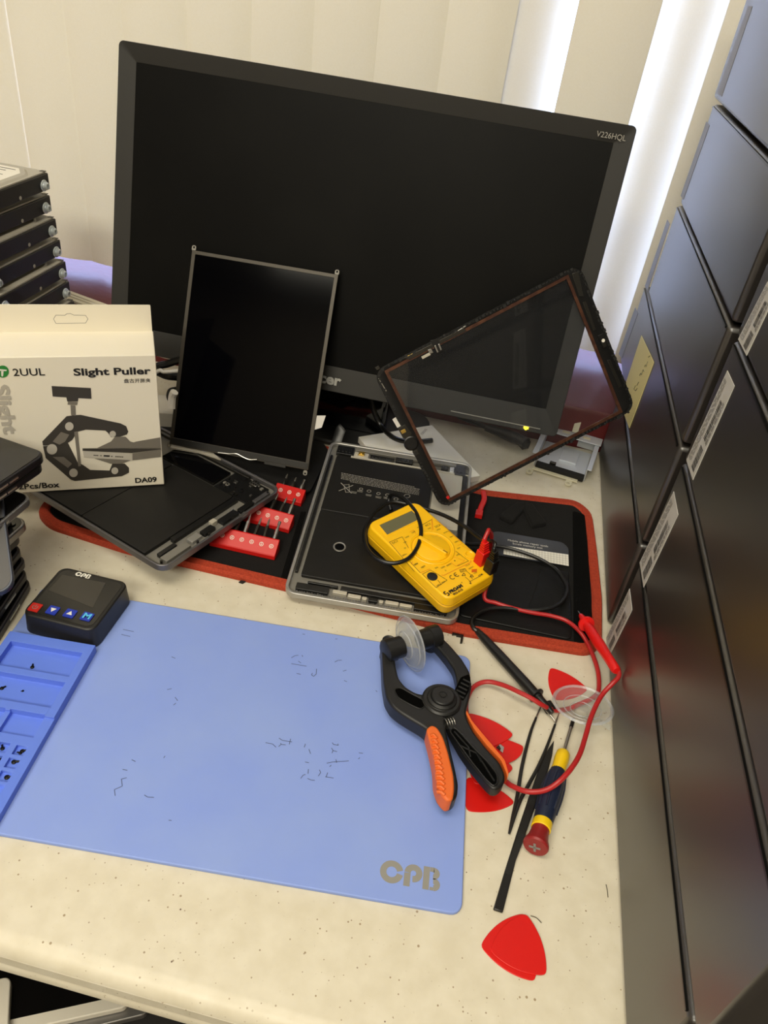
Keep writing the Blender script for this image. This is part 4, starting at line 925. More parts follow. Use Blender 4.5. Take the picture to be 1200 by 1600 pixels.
lead_r = thing('test_lead', 'red test lead running round the tweezers to a red probe by the computers', 'test lead', None, 'test leads of the yellow meter')
rb = FY.uv(750, 879); pb, Mb = plug(lead_r, rb, 'probe_red')
n_ = MB()
for k_ in range(4): n_.box((0, .0004 * k_, .0185 + k_ * .0026), (.0078 - k_ * .0006, .0066 - k_ * .0005, .0018))
n_.tube([(0, 0, .016), (0, .001, .022), (0, .003, .030)], [.003, .0028, .0022], 10); n_.build('strain_relief', 'probe_red', pb, M=Mb)
nk = Mb @ Vector((0, .003, .029))
path = [nk, nk + Vector((.002, .007, .006))] + cable_pts([(764, 829, .080), (768, 836, .070), (767, 848, .056), (764, 862, .040)]) + [FY.M @ Vector((.071, .030, -.012)), FY.M @ Vector((.072, .012, -.020))] + cable_pts([(757, 934, .014), (775, 942, .012), (800, 950, .012), (830, 957, .012), (860, 962, .012), (885, 970, .012), (905, 986, .013), (918, 1005, .010), (928, 1028, .008), (934, 1048, .006), (936, 1068, .004), (934, 1082, .0045)])
# under the suction cup, across to the pliers and back, then up into the probe
path += cable_pts([(924, 1092, .0042), (906, 1100, .0038), (890, 1107, .0036), (871, 1110, .0036), (858, 1107, .007), (846, 1101, .013), (830, 1091, .016), (810, 1081, .016), (790, 1072, .013), (770, 1066, .010), (755, 1066, .008), (742, 1072, .006), (733, 1084, .004), (728, 1104, .0065), (734, 1136, .0072), (748, 1170, .0072), (764, 1200, .0060), (778, 1214, .0050), (790, 1221, .0050), (800, 1228, .0070), (820, 1236, .011), (840, 1237, .0145), (858, 1232, .019), (876, 1219, .0245), (893, 1200, .027), (906, 1178, .025), (915, 1150, .022), (922, 1125, .022), (931, 1103, .022), (942, 1084, .024), (957, 1068, .030), (966, 1058, .036), (967, 1050, .040), (964, 1043, .0425)])
MB().tube(spline(path, 8), .0021, 10).build('cable', 'cable_red', lead_r)
p0 = at(965, 1049, .042); p1 = at(913, 970, .0225)
if p0.x > XT - .006: p0.x = XT - .006
Mp = along(p0, p1, (0, 0, 1)); LP = (p1 - p0).length
MB().lathe([(.0030, 0), (.0042, .002), (.0044, .02), (.0052, LP * .5), (.0050, LP * .8), (.0040, LP - .008), (.0036, LP)], Mp, 20).build('probe_handle', 'probe_red', lead_r)
MB().lathe([(.004, LP - .0075), (.0078, LP - .0065), (.0078, LP - .0045), (.0040, LP - .0038)], Mp, 22).build('finger_guard', 'probe_red', lead_r)
MB().lathe([(.0036, LP - .001), (.0030, LP + .006), (.0022, LP + .010)], Mp, 14).build('probe_nose', 'probe_red', lead_r)
MB().lathe([(.0008, LP + .009), (.0007, LP + .016), (.0001, LP + .019)], Mp, 8).build('needle', 'steel', lead_r)

# ================================================================== SUCTION-CUP OPENING PLIERS
mat('plier_black', (24, 24, 25), .42, spec=.5, bump=(500, .08, .0002)); mat('grip_orange', (224, 104, 38), .5)
ZT = .0275; ZB = .0065
plr = thing('opening_pliers', 'black and orange pliers with two clear suction cups, lying on the blue mat', 'pliers')
kq = crop(560, 950, .25)
def PW(pts, z, k=kq): return [(p.x, p.y) for p in (at(x, y, z) for x, y in k(pts))]
la = [(152, 192), (146, 240), (150, 330), (156, 450), (172, 550), (208, 612), (262, 655), (330, 697), (400, 738), (432, 765), (450, 820), (472, 900), (482, 1000), (484, 1080), (505, 1155), (548, 1195), (588, 1205), (618, 1175), (626, 1100), (610, 1020), (582, 900), (556, 790), (542, 715), (545, 660), (585, 640), (600, 590), (575, 525), (520, 508), (470, 530), (432, 540), (362, 530), (295, 490), (254, 440), (234, 360), (224, 270), (218, 205), (205, 180), (170, 176)]
ra = [(442, 152), (470, 132), (500, 150), (580, 230), (650, 312), (698, 392), (712, 480), (694, 570), (674, 640), (684, 690), (722, 768), (800, 868), (888, 960), (922, 1040), (914, 1090), (880, 1124), (840, 1126), (795, 1080), (705, 970), (642, 880), (592, 790), (566, 740), (552, 690), (575, 640), (585, 590), (592, 520), (618, 478), (612, 420), (598, 372), (556, 310), (502, 245), (462, 205), (446, 180)]
l_out = PW(la, ZT); r_out = PW(ra, ZT)
MB().prism(rpoly(l_out, .003, 2), ZB + .0055, ZT).build('left_arm', 'plier_black', plr, .0022, 3)
MB().prism(rpoly(r_out, .003, 2), ZB + .009, ZT - .001).build('right_arm', 'plier_black', plr, .0022, 3)
# windows in the arms: flat black patches paint the shade of recesses, with ribs
wl = PW([(225, 510), (262, 500), (330, 540), (400, 575), (415, 610), (390, 632), (330, 605), (250, 560)], ZT)
MB().ring(rpoly(inset(wl, -.001), .003, 3), rpoly(wl, .003, 3), ZT - .0006, ZT + .0007).build('window_rim', 'plier_black', plr, .0003)
MB().prism(rpoly(wl, .003, 3), ZT - .0004, ZT + .0002).build('window_shade', 'recess_shade_black', plr)
wr = PW([(640, 430), (690, 410), (702, 430), (690, 520), (655, 578), (600, 535), (605, 505)], ZT)
MB().prism(rpoly(wr, .002, 3), ZT - .0014, ZT - .0007).build('window_shade', 'recess_shade_black', plr)
for k_ in range(5):
    a, b = PW([(600 + k_ * 14, 530 - k_ * 22), (660 + k_ * 10, 560 - k_ * 24)], ZT)
    MB().tube([(a[0], a[1], ZT - .0006), (b[0], b[1], ZT - .0006)], .0008, 6).build('rib', 'plier_black', plr)
hollow = PW([(575, 770), (600, 750), (640, 790), (720, 880), (800, 960), (862, 1040), (866, 1090), (845, 1112), (800, 1070), (715, 965), (650, 875)], ZT)
MB().prism(rpoly(hollow, .002, 2), ZT - .0014, ZT - .0006).build('hollow_shade', 'recess_shade_black', plr)  # flat black patch painting the shade inside a hollow handle
MB().ring(rpoly(inset(hollow, -.0012), .002, 2), rpoly(hollow, .002, 2), ZT - .0014, ZT + .0008).build('hollow_rim', 'plier_black', plr, .0004)
for pts in ([(600, 770), (690, 870), (700, 930)], [(640, 860), (740, 905), (850, 1080)], [(740, 905), (770, 960)]):
    MB().tube([(p[0], p[1], ZT - .0004) for p in PW(pts, ZT)], .0007, 6).build('rib', 'plier_black', plr)
# hub
hcn = PW([(520, 575)], ZT)[0]; hub = MB()
hub.lathe([(.0165, ZB - .001), (.0165, ZT + .0005), (.0150, ZT + .002), (.0125, ZT + .002), (.0122, ZT + .0035), (.0098, ZT + .0045), (.0095, ZT + .004)], TR(hcn[0], hcn[1], 0), 32); hub.build('pivot_hub', 'plier_black', plr, .0004)
hc2 = PW([(528, 548)], ZT + .006)[0]; MB().lathe([(.0095, ZT), (.0095, ZT + .0062), (.0088, ZT + .007), (.0035, ZT + .007), (.0033, ZT + .0064), (.0026, ZT + .0064), (.0024, ZT + .0071), (0, ZT + .0071)], TR(hc2[0], hc2[1], 0), 28).build('pivot_cap', 'plier_black', plr)
sa, sb_ = PW([(540, 725), (600, 712)], ZT - .003)
hel = []; A = Vector((sa[0], sa[1], ZT - .003)); B = Vector((sb_[0], sb_[1], ZT - .003)); d_ = (B - A).normalized(); n1 = Vector((-d_.y, d_.x, 0)); n2 = Vector((0, 0, 1))
for k_ in range(4 * 12 + 1): t = k_ / 48; hel.append(A.lerp(B, t) + .0042 * (math.cos(2 * PI * 4 * t) * n1 + math.sin(2 * PI * 4 * t) * n2))
MB().tube(hel, .0006, 6).build('spring', 'steel', plr)
# orange rubber grips
lgp = PW([(424, 752), (458, 728), (492, 742), (530, 800), (562, 900), (596, 1040), (602, 1130), (590, 1196), (556, 1206), (512, 1160), (482, 1080), (478, 980), (455, 870)], ZT + .0014)
g1 = MB().prism(rpoly(lgp, .004, 3), ZB + .007, ZT + .0014).build('left_grip', 'grip_orange', plr, .0016, 3)
for k_ in range(12):
    y = 792 + k_ * 32; xl = 452 + min(k_, 8) * 4.6; xr = xl + 38 + k_ * 1.2
    pts = [(xl - 2, y + 6), ((xl + xr) / 2, y + 2 + k_ * .4), (xr, y + 26)]
    MB().tube(spline([(p[0], p[1], ZT + .0013) for p in PW(pts, ZT + .0014)], 4), .0015, 8).build('grip_ridge', 'grip_orange', g1)
rgp = PW([(664, 660), (680, 690), (722, 766), (800, 866), (888, 958), (922, 1040), (928, 1075), (936, 1040), (912, 960), (850, 885), (765, 785), (706, 712), (676, 650)], ZT - .006)
MB().prism(rpoly(rgp, .001, 2), ZB + .009, ZT - .004).build('right_grip', 'grip_orange', plr, .0012, 2)
# swivel barrels and suction cups
ca = at(621, 1009, .030); cb = at(668, 994, .030); c0_ = at(641, 1006, .030); ax = (cb - ca).normalized()
c0_ = Vector((c0_.x, c0_.y, .0303))
def barrel(p, q, r): 
    m = MB(); m.lathe([(r * .86, 0), (r, .001), (r, (q - p).length * .5), (r * .92, (q - p).length * .52), (r * .92, (q - p).length - .001), (r * .8, (q - p).length)], along(p, q), 22); return m
barrel(c0_ - ax * .026, c0_ - ax * .008, .0105).build('swivel_barrel', 'plier_black', plr)
barrel(c0_ + ax * .030, c0_ + ax * .009, .0100).build('swivel_barrel', 'plier_black', plr)
for px_ in ((191, 208), (470, 152)):
    p = PW([px_], ZT)[0]; MB().lathe([(.0062, ZB), (.0062, ZT + .0012), (.005, ZT + .0018), (.0042, ZT + .0012), (0, ZT + .0012)], TR(p[0], p[1], 0), 20).build('swivel_pin', 'plier_black', plr)
def cup_prof(R, hgt): return [(.0055, hgt), (.0060, hgt * .8), (R * .45, hgt * .55), (R * .75, hgt * .33), (R * .97, .0012), (R, .0004), (R * .96, 0), (R * .72, hgt * .2), (R * .4, hgt * .4), (0, hgt * .5)]
m = MB(); m.lathe(cup_prof(.0252, .009), along(c0_ - ax * .0002, c0_ - ax), 36, False); m.build('suction_cup', 'clear_vinyl', plr)
for rr_, hh_ in ((.0252, 0), (.0205, .0022), (.0125, .0052)):
    m = MB(); m.lathe([(rr_ - .0007, 0), (rr_, -.0008), (rr_ + .0007, 0), (rr_, .0008), (rr_ - .0007, 0)], along(c0_ - ax * hh_, c0_ - ax * (hh_ + .01)), 40, False); m.build('moulded_ring', 'cloudy_vinyl', plr)
m = MB(); m.lathe(cup_prof(.0235, .009), along(c0_ + ax * .0006, c0_ + ax), 36, False); m.build('suction_cup', 'cloudy_vinyl', plr)
sd = ax.cross(Vector((0, 0, 1))).normalized()
MB().tube([c0_ + ax * .001 + Vector((0, 0, -.017)) - sd * .014, c0_ + ax * .002 + Vector((0, 0, -.0195)) - sd * .019 + ax * .004], [.0022, .0026], 8).build('pull_tab', 'clear_vinyl', plr)

# ================================================================== LOOSE CLEAR SUCTION CUP
cc = at(911, 1101, .012); scup = thing('suction_cup', 'loose clear suction cup lying by the computers under the red cable', 'suction cup')
axc = Vector((-.06, .20, 1)).normalized(); cc = at(911, 1101, .0125); cc.x = min(cc.x, .1435)
m = MB(); m.lathe(cup_prof(.0258, .011), along(cc, cc - axc, (1, 0, 0)), 40, False); m.build('cup_skirt', 'clear_vinyl', scup)
m = MB(); m.lathe([(.0252, -.0014), (.0268, 0), (.0252, .0016), (.0236, 0), (.0252, -.0014)], along(cc, cc + axc, (1, 0, 0)), 40, False); m.build('rim', 'cloudy_vinyl', scup)
m = MB(); m.lathe([(.0055, 0), (.0062, .002), (.0062, .006), (.005, .0068), (0, .0068)], along(cc - axc * .010, cc - axc * .002, (1, 0, 0)), 20, False); m.build('stem', 'clear_vinyl', scup)
for rr_ in (.010, .0165):
    m = MB(); hh_ = .011 * (1 - rr_ / .0258) * .75; m.lathe([(rr_ - .0006, 0), (rr_, -.0005), (rr_ + .0006, 0), (rr_, .0005), (rr_ - .0006, 0)], along(cc - axc * hh_, cc - axc * (hh_ - .01), (1, 0, 0)), 32, False); m.build('moulded_ring', 'cloudy_vinyl', scup)
t0_ = cc + Vector((.0195, -.0125, -.0045)); MB().tube([t0_ - Vector((.004, -.002, 0)), t0_, t0_ + Vector((.0055, -.0025, 0))], [.0026, .0023, .0028], 10, flat=.6).build('pull_tab', 'clear_vinyl', scup)

# ================================================================== RED TRIANGULAR PICKS
mat('pick_red', (206, 22, 16), .38, spec=.45)
def pick(px, z, label, bulge=.0045):
    P = [at(x, y, z) for x, y in px]; c_ = (P[0] + P[1] + P[2]) / 3; pts = []; rr = []
    for i in range(3):
        a, b = P[i], P[(i + 1) % 3]; mid = (a + b) / 2; o = (mid - c_).normalized() * bulge
        for t in (0, .2, .4, .6, .8):
            q = a.lerp(b, t) + o * (4 * t * (1 - t)) - c_; pts.append((q.x, q.y)); rr.append(.0035 if t == 0 else .004)
    M = TR(c_.x, c_.y, z); t = MB().prism(rpoly(pts, rr, 3), -.0004, .0004).build('plastic_pick', 'pick_red', None, .0003, 2, M=M)
    return tag(t, label, 'pick', 'red triangular opening picks')
pick([(860, 1043), (919, 1077), (867, 1094)], .0006, 'red plastic pick touching the loose clear suction cup', .004)
pick([(820, 1427), (836, 1534), (750, 1478)], .0005, 'lower red plastic pick of the overlapping pair nearest the front edge')
pick([(822, 1427), (854, 1524), (765, 1486)], .0014, 'upper red plastic pick of the overlapping pair nearest the front edge')
pick([(731, 1214), (731, 1268), (805, 1254)], .0005, 'red plastic pick at the near end of the fan under the pliers', .004)
pick([(735, 1165), (742, 1226), (803, 1200)], .0014, 'red plastic pick third from the far end of the fan under the pliers', .004)
pick([(744, 1152), (789, 1194), (818, 1166)], .0023, 'red plastic pick with a metal chip on it, under the pliers', .004)
pick([(731, 1114), (735, 1172), (803, 1148)], .0032, 'red plastic pick at the far end of the fan under the pliers', .004)
p = at(782, 1170, .0034); ch = thing('metal_chip', 'tiny bent silver metal chip lying on a red pick', 'metal chip', TR(p.x, p.y, .0033, .3))
MB().prism([(-.0035, .001), (.0005, .0042), (.0032, .0012), (.001, -.0042)], 0, .0006).build('plate', 'steel', ch); MB().prism([(-.0035, .001), (-.001, .0024), (-.0002, -.001), (-.0016, -.002)], .0006, .0018).build('fold', 'dark_steel', ch)

# ================================================================== TWEEZERS, SPUDGER, SCREWDRIVER
ks = crop(720, 1020, 280 / 1200)
mat('tool_black', (22, 21, 20), .4)
tw = thing('tweezers', 'thin black tweezers with bright tips, lying spread on the worktop', 'tweezers')
endp = at(795.5, 1303, .003)
def arm(pts, z): return [endp] + [at(x, y, z) for x, y in ks(pts)]
A1 = spline(arm([(345, 1110), (378, 960), (412, 750), (465, 540), (505, 432)], .0034), 6)
A2 = spline(arm([(352, 1120), (400, 985), (450, 890), (520, 760), (580, 620), (632, 478)], .0042), 6)
for A, tip in ((A1, (546, 338)), (A2, (658, 405))):
    n = len(A); rr = [.0009 + .0006 * math.sin(PI * i / n) for i in range(n)]
    arm_o = MB().tube(A, rr, 8, flat=.55).build('arm', 'tool_black', tw)
    t_ = at(*ks([tip])[0], .0036 if A is A1 else .0038); MB().tube([A[-1], A[-1].lerp(t_, .5), t_], [.0009, .0007, .0003], 8).build('tip', 'steel', arm_o)
sp = thing('spudger', 'long flat black plastic spudger with a pointed end between tweezers and screwdriver', 'spudger')
so = [at(x, y, .0030) for x, y in ((866, 1156), (863, 1180), (853, 1216), (842, 1243), (826, 1290), (806, 1345), (786, 1425), (771, 1420), (789, 1360), (808, 1300), (826, 1246), (838, 1212), (850, 1180))]
sm = MB(); sm.prism([(p.x, p.y) for p in so], .0005, .0030); sm.build('blade', 'tool_black', sp, .0007, 2)
q_ = [at(x, y, .0030) for x, y in ((812, 1300), (822, 1303), (797, 1368), (788, 1364))]
MB().prism([(p.x, p.y) for p in q_], .0028, .0032).build('moulded_pad', 'matte_black', sp)
sd_ = thing('screwdriver', 'blue handled precision screwdriver with yellow collars and a red swivel cap', 'screwdriver')
mat('driver_blue', (22, 32, 56), .45); mat('driver_yellow', (240, 200, 20), .4); mat('cap_red', (138, 26, 28), .45)
sA = at(896, 1124, .004); sB = at(837, 1322, .0112); dS = (sB - sA); LS = dS.length; sB = sA + dS.normalized() * LS
MS = along(sA, sB, (0, 0, 1))
def fz(px, py, z=.010): return (at(px, py, z) - sA).dot(dS.normalized())
z1 = fz(885, 1171); z2 = fz(872, 1197); z3 = fz(852, 1286); z4 = fz(848, 1297); z5 = LS + .001
MB().lathe([(.0016, 0), (.0017, .010), (.0017, .0102)], MS, 12).build('blade_tip', 'tool_black', sd_); MB().lathe([(.0015, .010), (.0015, z1 + .002)], MS, 12).build('shaft', 'steel', sd_)
MB().lathe([(.0040, z1), (.0056, z1 + .002), (.0060, z1 + .008), (.0056, z2 - .002), (.0062, z2 + .003)], MS, 22).build('collar', 'driver_yellow', sd_)
hb_ = MB(); Lh = z3 - z2
hb_.lathe([(.0058, z2 + .001), (.0072, z2 + Lh * .14), (.0086, z2 + Lh * .36), (.0088, z2 + Lh * .55), (.0080, z2 + Lh * .8), (.0074, z3)], MS, 26); hd = hb_.build('handle', 'driver_blue', sd_)
for k_ in range(8):
    a_ = k_ * PI / 4 + .2; MB().tube([MS @ Vector((rr_ * math.cos(a_), rr_ * math.sin(a_), z2 + Lh * t_)) for rr_, t_ in ((.0071, .14), (.0086, .36), (.0088, .55), (.0079, .82))], .0009, 6).build('grip_rib', 'driver_blue', hd)
MB().lathe([(.0072, z3 - .0004), (.0075, z3 + .001), (.0075, z4), (.007, z4 + .0004)], MS, 24).build('ring', 'driver_yellow', sd_)
cap = MB(); cap.lathe([(.0066, z4), (.0068, z4 + .004), (.0078, z5 - .007), (.0092, z5 - .004), (.0096, z5 - .0015), (.0088, z5), (0, z5 + .0002)], MS, 28); cp_ = cap.build('swivel_cap', 'cap_red', sd_)
cm = MB(); cm.box((-.0002, .0004, z5 + .0004), (.0084, .0017, .0004), MS @ Matrix.Rotation(.25, 4, 'Z')); cm.box((-.0002, .0004, z5 + .0004), (.0017, .0084, .0004), MS @ Matrix.Rotation(.25, 4, 'Z')); cm.build('cross_mark', 'label_old', cp_, smooth=0)

# ================================================================== SMALL BITS ON THE WORKTOP
def bit_of(name, label, cat, pts, z0, z1, mm):
    P = [at(x, y, z1) for x, y in pts]; c_ = sum(P, Vector()) / len(P)
    return tag(MB().prism([(p.x - c_.x, p.y - c_.y) for p in P], 0, z1 - z0).build(name, mm, M=TR(c_.x, c_.y, z0)), label, cat)
bit_of('plastic_chip', 'tiny black plastic chip on the worktop in front of the tool roll', 'chip', ((373, 909), (378, 906), (384, 908), (379, 911)), .0002, .0016, 'matte_black')
c3 = cx
bit_of('metal_clip', 'tiny black bent clip beside the corner of the silver tablet, under the tool roll edge', 'clip', c3([(445, 660), (470, 652), (480, 662), (465, 690), (440, 690)]), .0002, .003, 'flex_black')
bit_of('metal_clip', 'tiny black hooked clip on the worktop between tool roll and pliers', 'clip', c3([(462, 685), (494, 690), (488, 728), (478, 728), (482, 700), (460, 696)]), .0002, .003, 'flex_black')
mat('hair_dark', (90, 84, 70), .8)
hp_ = [at(x, y, .0006) for x, y in ((829, 1431), (838, 1434), (846, 1442))]; tag(MB().tube(spline(hp_, 4), .0003, 5).build('hair_strand', 'hair_dark'), 'short dark hair strand beside the front pair of red picks', 'hair')
hp_ = [at(x, y, .0006) for x, y in ((947, 1382), (949, 1392), (950, 1402))]; tag(MB().tube(spline(hp_, 4), .0003, 5).build('hair_strand', 'hair_dark'), 'short dark hair strand near the computers at the right of the worktop', 'hair')

# ================================================================== WHITE CARTON WITH A HANG TAB
zb = .0334
pc = at(257, 757, zb); exb = Vector((.891, .454, 0)).normalized(); BW, BD = .176, .0535
hp = aty(243, 555, pc.y).z - zb
FB = Frame(pc - exb * BW, exb, (0, 0, 1))
carton = thing('carton', 'white retail carton with a clamp picture, standing on the left tablet', 'box', FB.M)
mat('carton_white', (228, 221, 204), .55); mat('carton_top', (228, 221, 204), .55)
MB().box((BW / 2, hp / 2, -BD / 2), (BW, hp, BD)).build('carton_body', 'carton_white', carton, .0008)
tabh = .0275; 
MB().prism(rrect(0, hp - .002, BW - .001, hp + tabh, .001, 7), -BD + .0002, -BD + .0012).build('hang_tab', 'carton_white', carton)
hs = MB(); hz_ = -BD + .00125
slot = [FB.uv(x, y, -BD) for x, y in crop(0, 460, .25)([(335, 150), (350, 126), (405, 128), (418, 118), (440, 116), (462, 126), (535, 128), (550, 150), (535, 176), (350, 178), (335, 150)])]
hs.lines(slot, .0005, hz_); hs.build('slot_score', 'label_old', carton, smooth=0, fix=False)
kb4 = crop(0, 540, 260 / 1200)
def fpoly(mb, pts, z): mb.flat([FB.uv(x, y) for x, y in kb4(pts)], z)
mat('print_black', (22, 20, 18), .55); mat('print_dark_grey', (58, 54, 48), .5); mat('print_mid', (116, 110, 100), .5); mat('print_light', (186, 180, 168), .5); mat('print_green', (40, 128, 54), .5); mat('print_pale', (176, 170, 158), .55)
pd = MB()
fpoly(pd, [(480, 508), (540, 500), (580, 498), (870, 560), (910, 580), (925, 620), (915, 640), (870, 655), (800, 660), (780, 630), (760, 612), (620, 605), (560, 620), (520, 680), (490, 700), (450, 720), (310, 720), (305, 690)], .0003)
fpoly(pd, [(310, 724), (450, 715), (490, 700), (520, 760), (560, 840), (600, 860), (650, 895), (790, 900), (810, 850), (900, 850), (930, 880), (930, 915), (880, 940), (540, 975), (510, 965), (330, 810)], .0003)
fpoly(pd, [(372, 290), (490, 296), (655, 305), (660, 383), (565, 378), (562, 402), (485, 402), (478, 372), (380, 366)], .0003)
fpoly(pd, [(595, 738), (1160, 738), (1160, 745), (950, 772), (596, 756)], .0007)
pd.build('printed_clamp', 'print_dark_grey', carton, smooth=0, fix=False)
pm = MB()
fpoly(pm, [(490, 402), (560, 405), (555, 428), (487, 425)], .0004); fpoly(pm, [(508, 428), (543, 430), (547, 505), (512, 500)], .0004); fpoly(pm, [(535, 620), (560, 615), (585, 865), (565, 870)], .0006)
fpoly(pm, [(985, 690), (1155, 660), (1160, 738), (820, 738)], .0004); fpoly(pm, [(955, 775), (1160, 745), (1160, 800), (955, 825)], .0006)
fpoly(pm, [(700, 737), (800, 690), (830, 655), (905, 655), (940, 690), (1035, 715), (900, 738)], .0005); fpoly(pm, [(680, 812), (950, 822), (880, 850), (800, 850)], .0005)
fpoly(pm, [(380, 690), (440, 620), (500, 640), (470, 690), (430, 712)], .0006); fpoly(pm, [(380, 800), (460, 800), (520, 850), (490, 880)], .0006)
pm.build('printed_highlight', 'print_mid', carton, smooth=0, fix=False)
plt = MB()
fpoly(plt, [(597, 757), (950, 775), (960, 825), (605, 803)], .0006)
for (x, y, r) in ((500, 580, 31), (375, 745, 38), (813, 635, 23), (530, 915, 31), (828, 900, 25)): fpoly(plt, [(x + r * math.cos(2 * PI * i / 18), y + r * math.sin(2 * PI * i / 18)) for i in range(18)], .0007)
plt.build('printed_phone', 'print_light', carton, smooth=0, fix=False)
pk_ = MB()
fpoly(pk_, [(748, 786), (792, 788), (790, 798), (746, 796)], .0009)
for x in (680, 692, 704, 728, 806, 836, 848, 860, 872, 884): fpoly(pk_, [(x - 4, 784 + (x - 680) * .06), (x + 4, 784 + (x - 680) * .06), (x + 4, 791 + (x - 680) * .06), (x - 4, 791 + (x - 680) * .06)], .0009)
pk_.build('printed_ports', 'print_black', carton, smooth=0, fix=False)
def ft(name, mm, body, q, bold=0., ang=0., size=.02):
    """q = x0, y0, x1, y1 of the lettering in the enlarged view of the face"""
    a = Vector(FB.uv(*kb4([(q[0], (q[1] + q[3]) / 2)])[0])); b = Vector(FB.uv(*kb4([(q[2], (q[1] + q[3]) / 2)])[0])); c = (a + b) / 2
    t = Vector(FB.uv(*kb4([((q[0] + q[2]) / 2, q[1])])[0])); d = Vector(FB.uv(*kb4([((q[0] + q[2]) / 2, q[3])])[0]))
    f = ((b - a).length, (t - d).length)
    MB().text(body, size, TR(c.x, c.y, .0005, ang), 'CENTER', 1, bold, fit=f if not ang else (f[1], f[0])).build(name, mm, carton, smooth=0, fix=False)
ft('brand_lettering', 'print_black', '2UUL', (93, 163, 322, 216), .0002)
ft('product_lettering', 'print_black', 'Slight Puller', (530, 158, 1088, 226), .0006)
ft('quantity_lettering', 'print_black', '2Pcs/Box', (130, 988, 430, 1028), .0005); ft('model_lettering', 'print_black', 'DA09', (974, 948, 1130, 986), .0006)
ft('small_lettering', 'print_dark_grey', '盘古开屏夹', (893, 236, 1084, 266), .0002); ft('side_lettering', 'print_pale', 'Slight', (-45, 285, 100, 640), .0008, -PI / 2)
pg = MB(); fpoly(pg, [(20 + 44 * math.cos(2 * PI * i / 24), 186 + 44 * math.sin(2 * PI * i / 24)) for i in range(24)], .0004); lgo = pg.build('printed_logo', 'print_green', carton, smooth=0, fix=False)
ps = MB(); fpoly(ps, [(-12, 166), (50, 172), (46, 182), (-8, 178)], .0007); fpoly(ps, [(8, 182), (26, 182), (24, 214), (17, 222), (10, 214)], .0007); ps.build('logo_screw', 'white_print', lgo, smooth=0, fix=False)

# ================================================================== STACK OF HARD DRIVES
mat('drive_black', (30, 28, 29), .42, .3); mat('drive_lid', (172, 167, 156), .4, .0); mat('zinc', (196, 204, 208), .3, .55); mat('drive_board', (40, 38, 36), .5)
def build_drive(label, M):
    t = thing('hard_drive', label, 'hard drive', M, 'hard drives stacked behind the white carton')
    W_, L_, h_ = .1016, .147, .0258
    MB().box((-W_ / 2, -L_ / 2, h_ * .50), (W_, L_, h_ * .72)).build('casting', 'drive_black', t, .0012)
    MB().box((-W_ / 2 - .004, -L_ / 2 - .004, h_ * .08), (W_ - .012, L_ - .016, h_ * .15)).build('circuit_board', 'drive_board', t)
    lid = rpoly([(-.0015, -.0015), (-W_ + .0015, -.0015), (-W_ + .0015, -L_ + .0015), (-.0015, -L_ + .0015)], .003)
    MB().prism(lid, h_ * .86, h_ * .93).prism(rpoly([(-.004, -.030), (-.022, -.007), (-W_ + .022, -.007), (-W_ + .004, -.030), (-W_ + .004, -.118), (-W_ + .022, -L_ + .010), (-.022, -L_ + .010), (-.004, -.118)], .008), h_ * .9, h_, top=rpoly([(-.007, -.032), (-.024, -.010), (-W_ + .024, -.010), (-W_ + .007, -.032), (-W_ + .007, -.116), (-W_ + .024, -L_ + .013), (-.024, -L_ + .013), (-.007, -.116)], .008)).build('lid', 'drive_lid', t, .0006)
    lb = MB().prism([(-.014, -.032), (-.026, -.016), (-W_ + .015, -.016), (-W_ + .015, -.110), (-.014, -.110)], h_ - .0004, h_ + .0001).build('label', 'white_paper', t, smooth=0)
    pr = MB()
    for k_ in range(7): pr.box((-.04 - .004 * (k_ % 3), -.024 - k_ * .008, h_ + .0002), (.03 - .006 * (k_ % 3), .0016, .0001))
    pr.build('print', 'dark_print', lb, smooth=0)
    for yy in (-.0125, -.128):
        m = MB(); Mx = Matrix.Translation((.0002, yy, .0105)) @ Matrix.Rotation(PI / 2, 4, 'Y')
        m.lathe([(.0062, 0), (.0066, .0008), (.0062, .0014), (.0044, .0018), (.0042, .0046), (.0032, .0058), (.0020, .0058), (.0019, .0042), (0, .0042)], Mx, 20); m.build('rail_screw', 'zinc', t)
    for yy in (-.058,): MB().lathe([(.0022, -.001), (.0022, .0002), (0, .0002)], Matrix.Translation((0, yy, .007)) @ Matrix.Rotation(PI / 2, 4, 'Y'), 10).build('screw_hole', 'drive_lid', t)
    for yy in (-.004,):
        MB().box((-.004, yy, h_ * .93), (.006, .005, .0006)).build('lid_screw', 'dark_steel', t)
    return t
HX, HY = -.549, .857
nm = ['topmost', 'second from the top', 'third from the top', 'fourth from the top', 'fifth from the top', 'sixth from the top', 'seventh from the top', 'eighth from the top', 'third from the bottom', 'second from the bottom']
off = [(0, 0), (-.003, .002), (.001, .001), (.001, .004), (.005, .003), (.005, .005), (.008, .006), (.008, .004), (.008, .002), (.006, 0)]
first = None
zt_ = .2625
for i in range(10):
    z = .2625 - .0262 * (i + 1); M = Matrix.Translation((HX + off[i][0], HY + off[i][1], z + .0003)) @ Matrix.Rotation(random.uniform(-.012, .012) - .03, 4, 'Z')
    lb = 'black hard drive with bright side screws, %s of the stack' % nm[i] + (', its white label facing up' if i == 0 else '')
    if first is None: first = build_drive(lb, M)
    else: dup(first, M, lb)

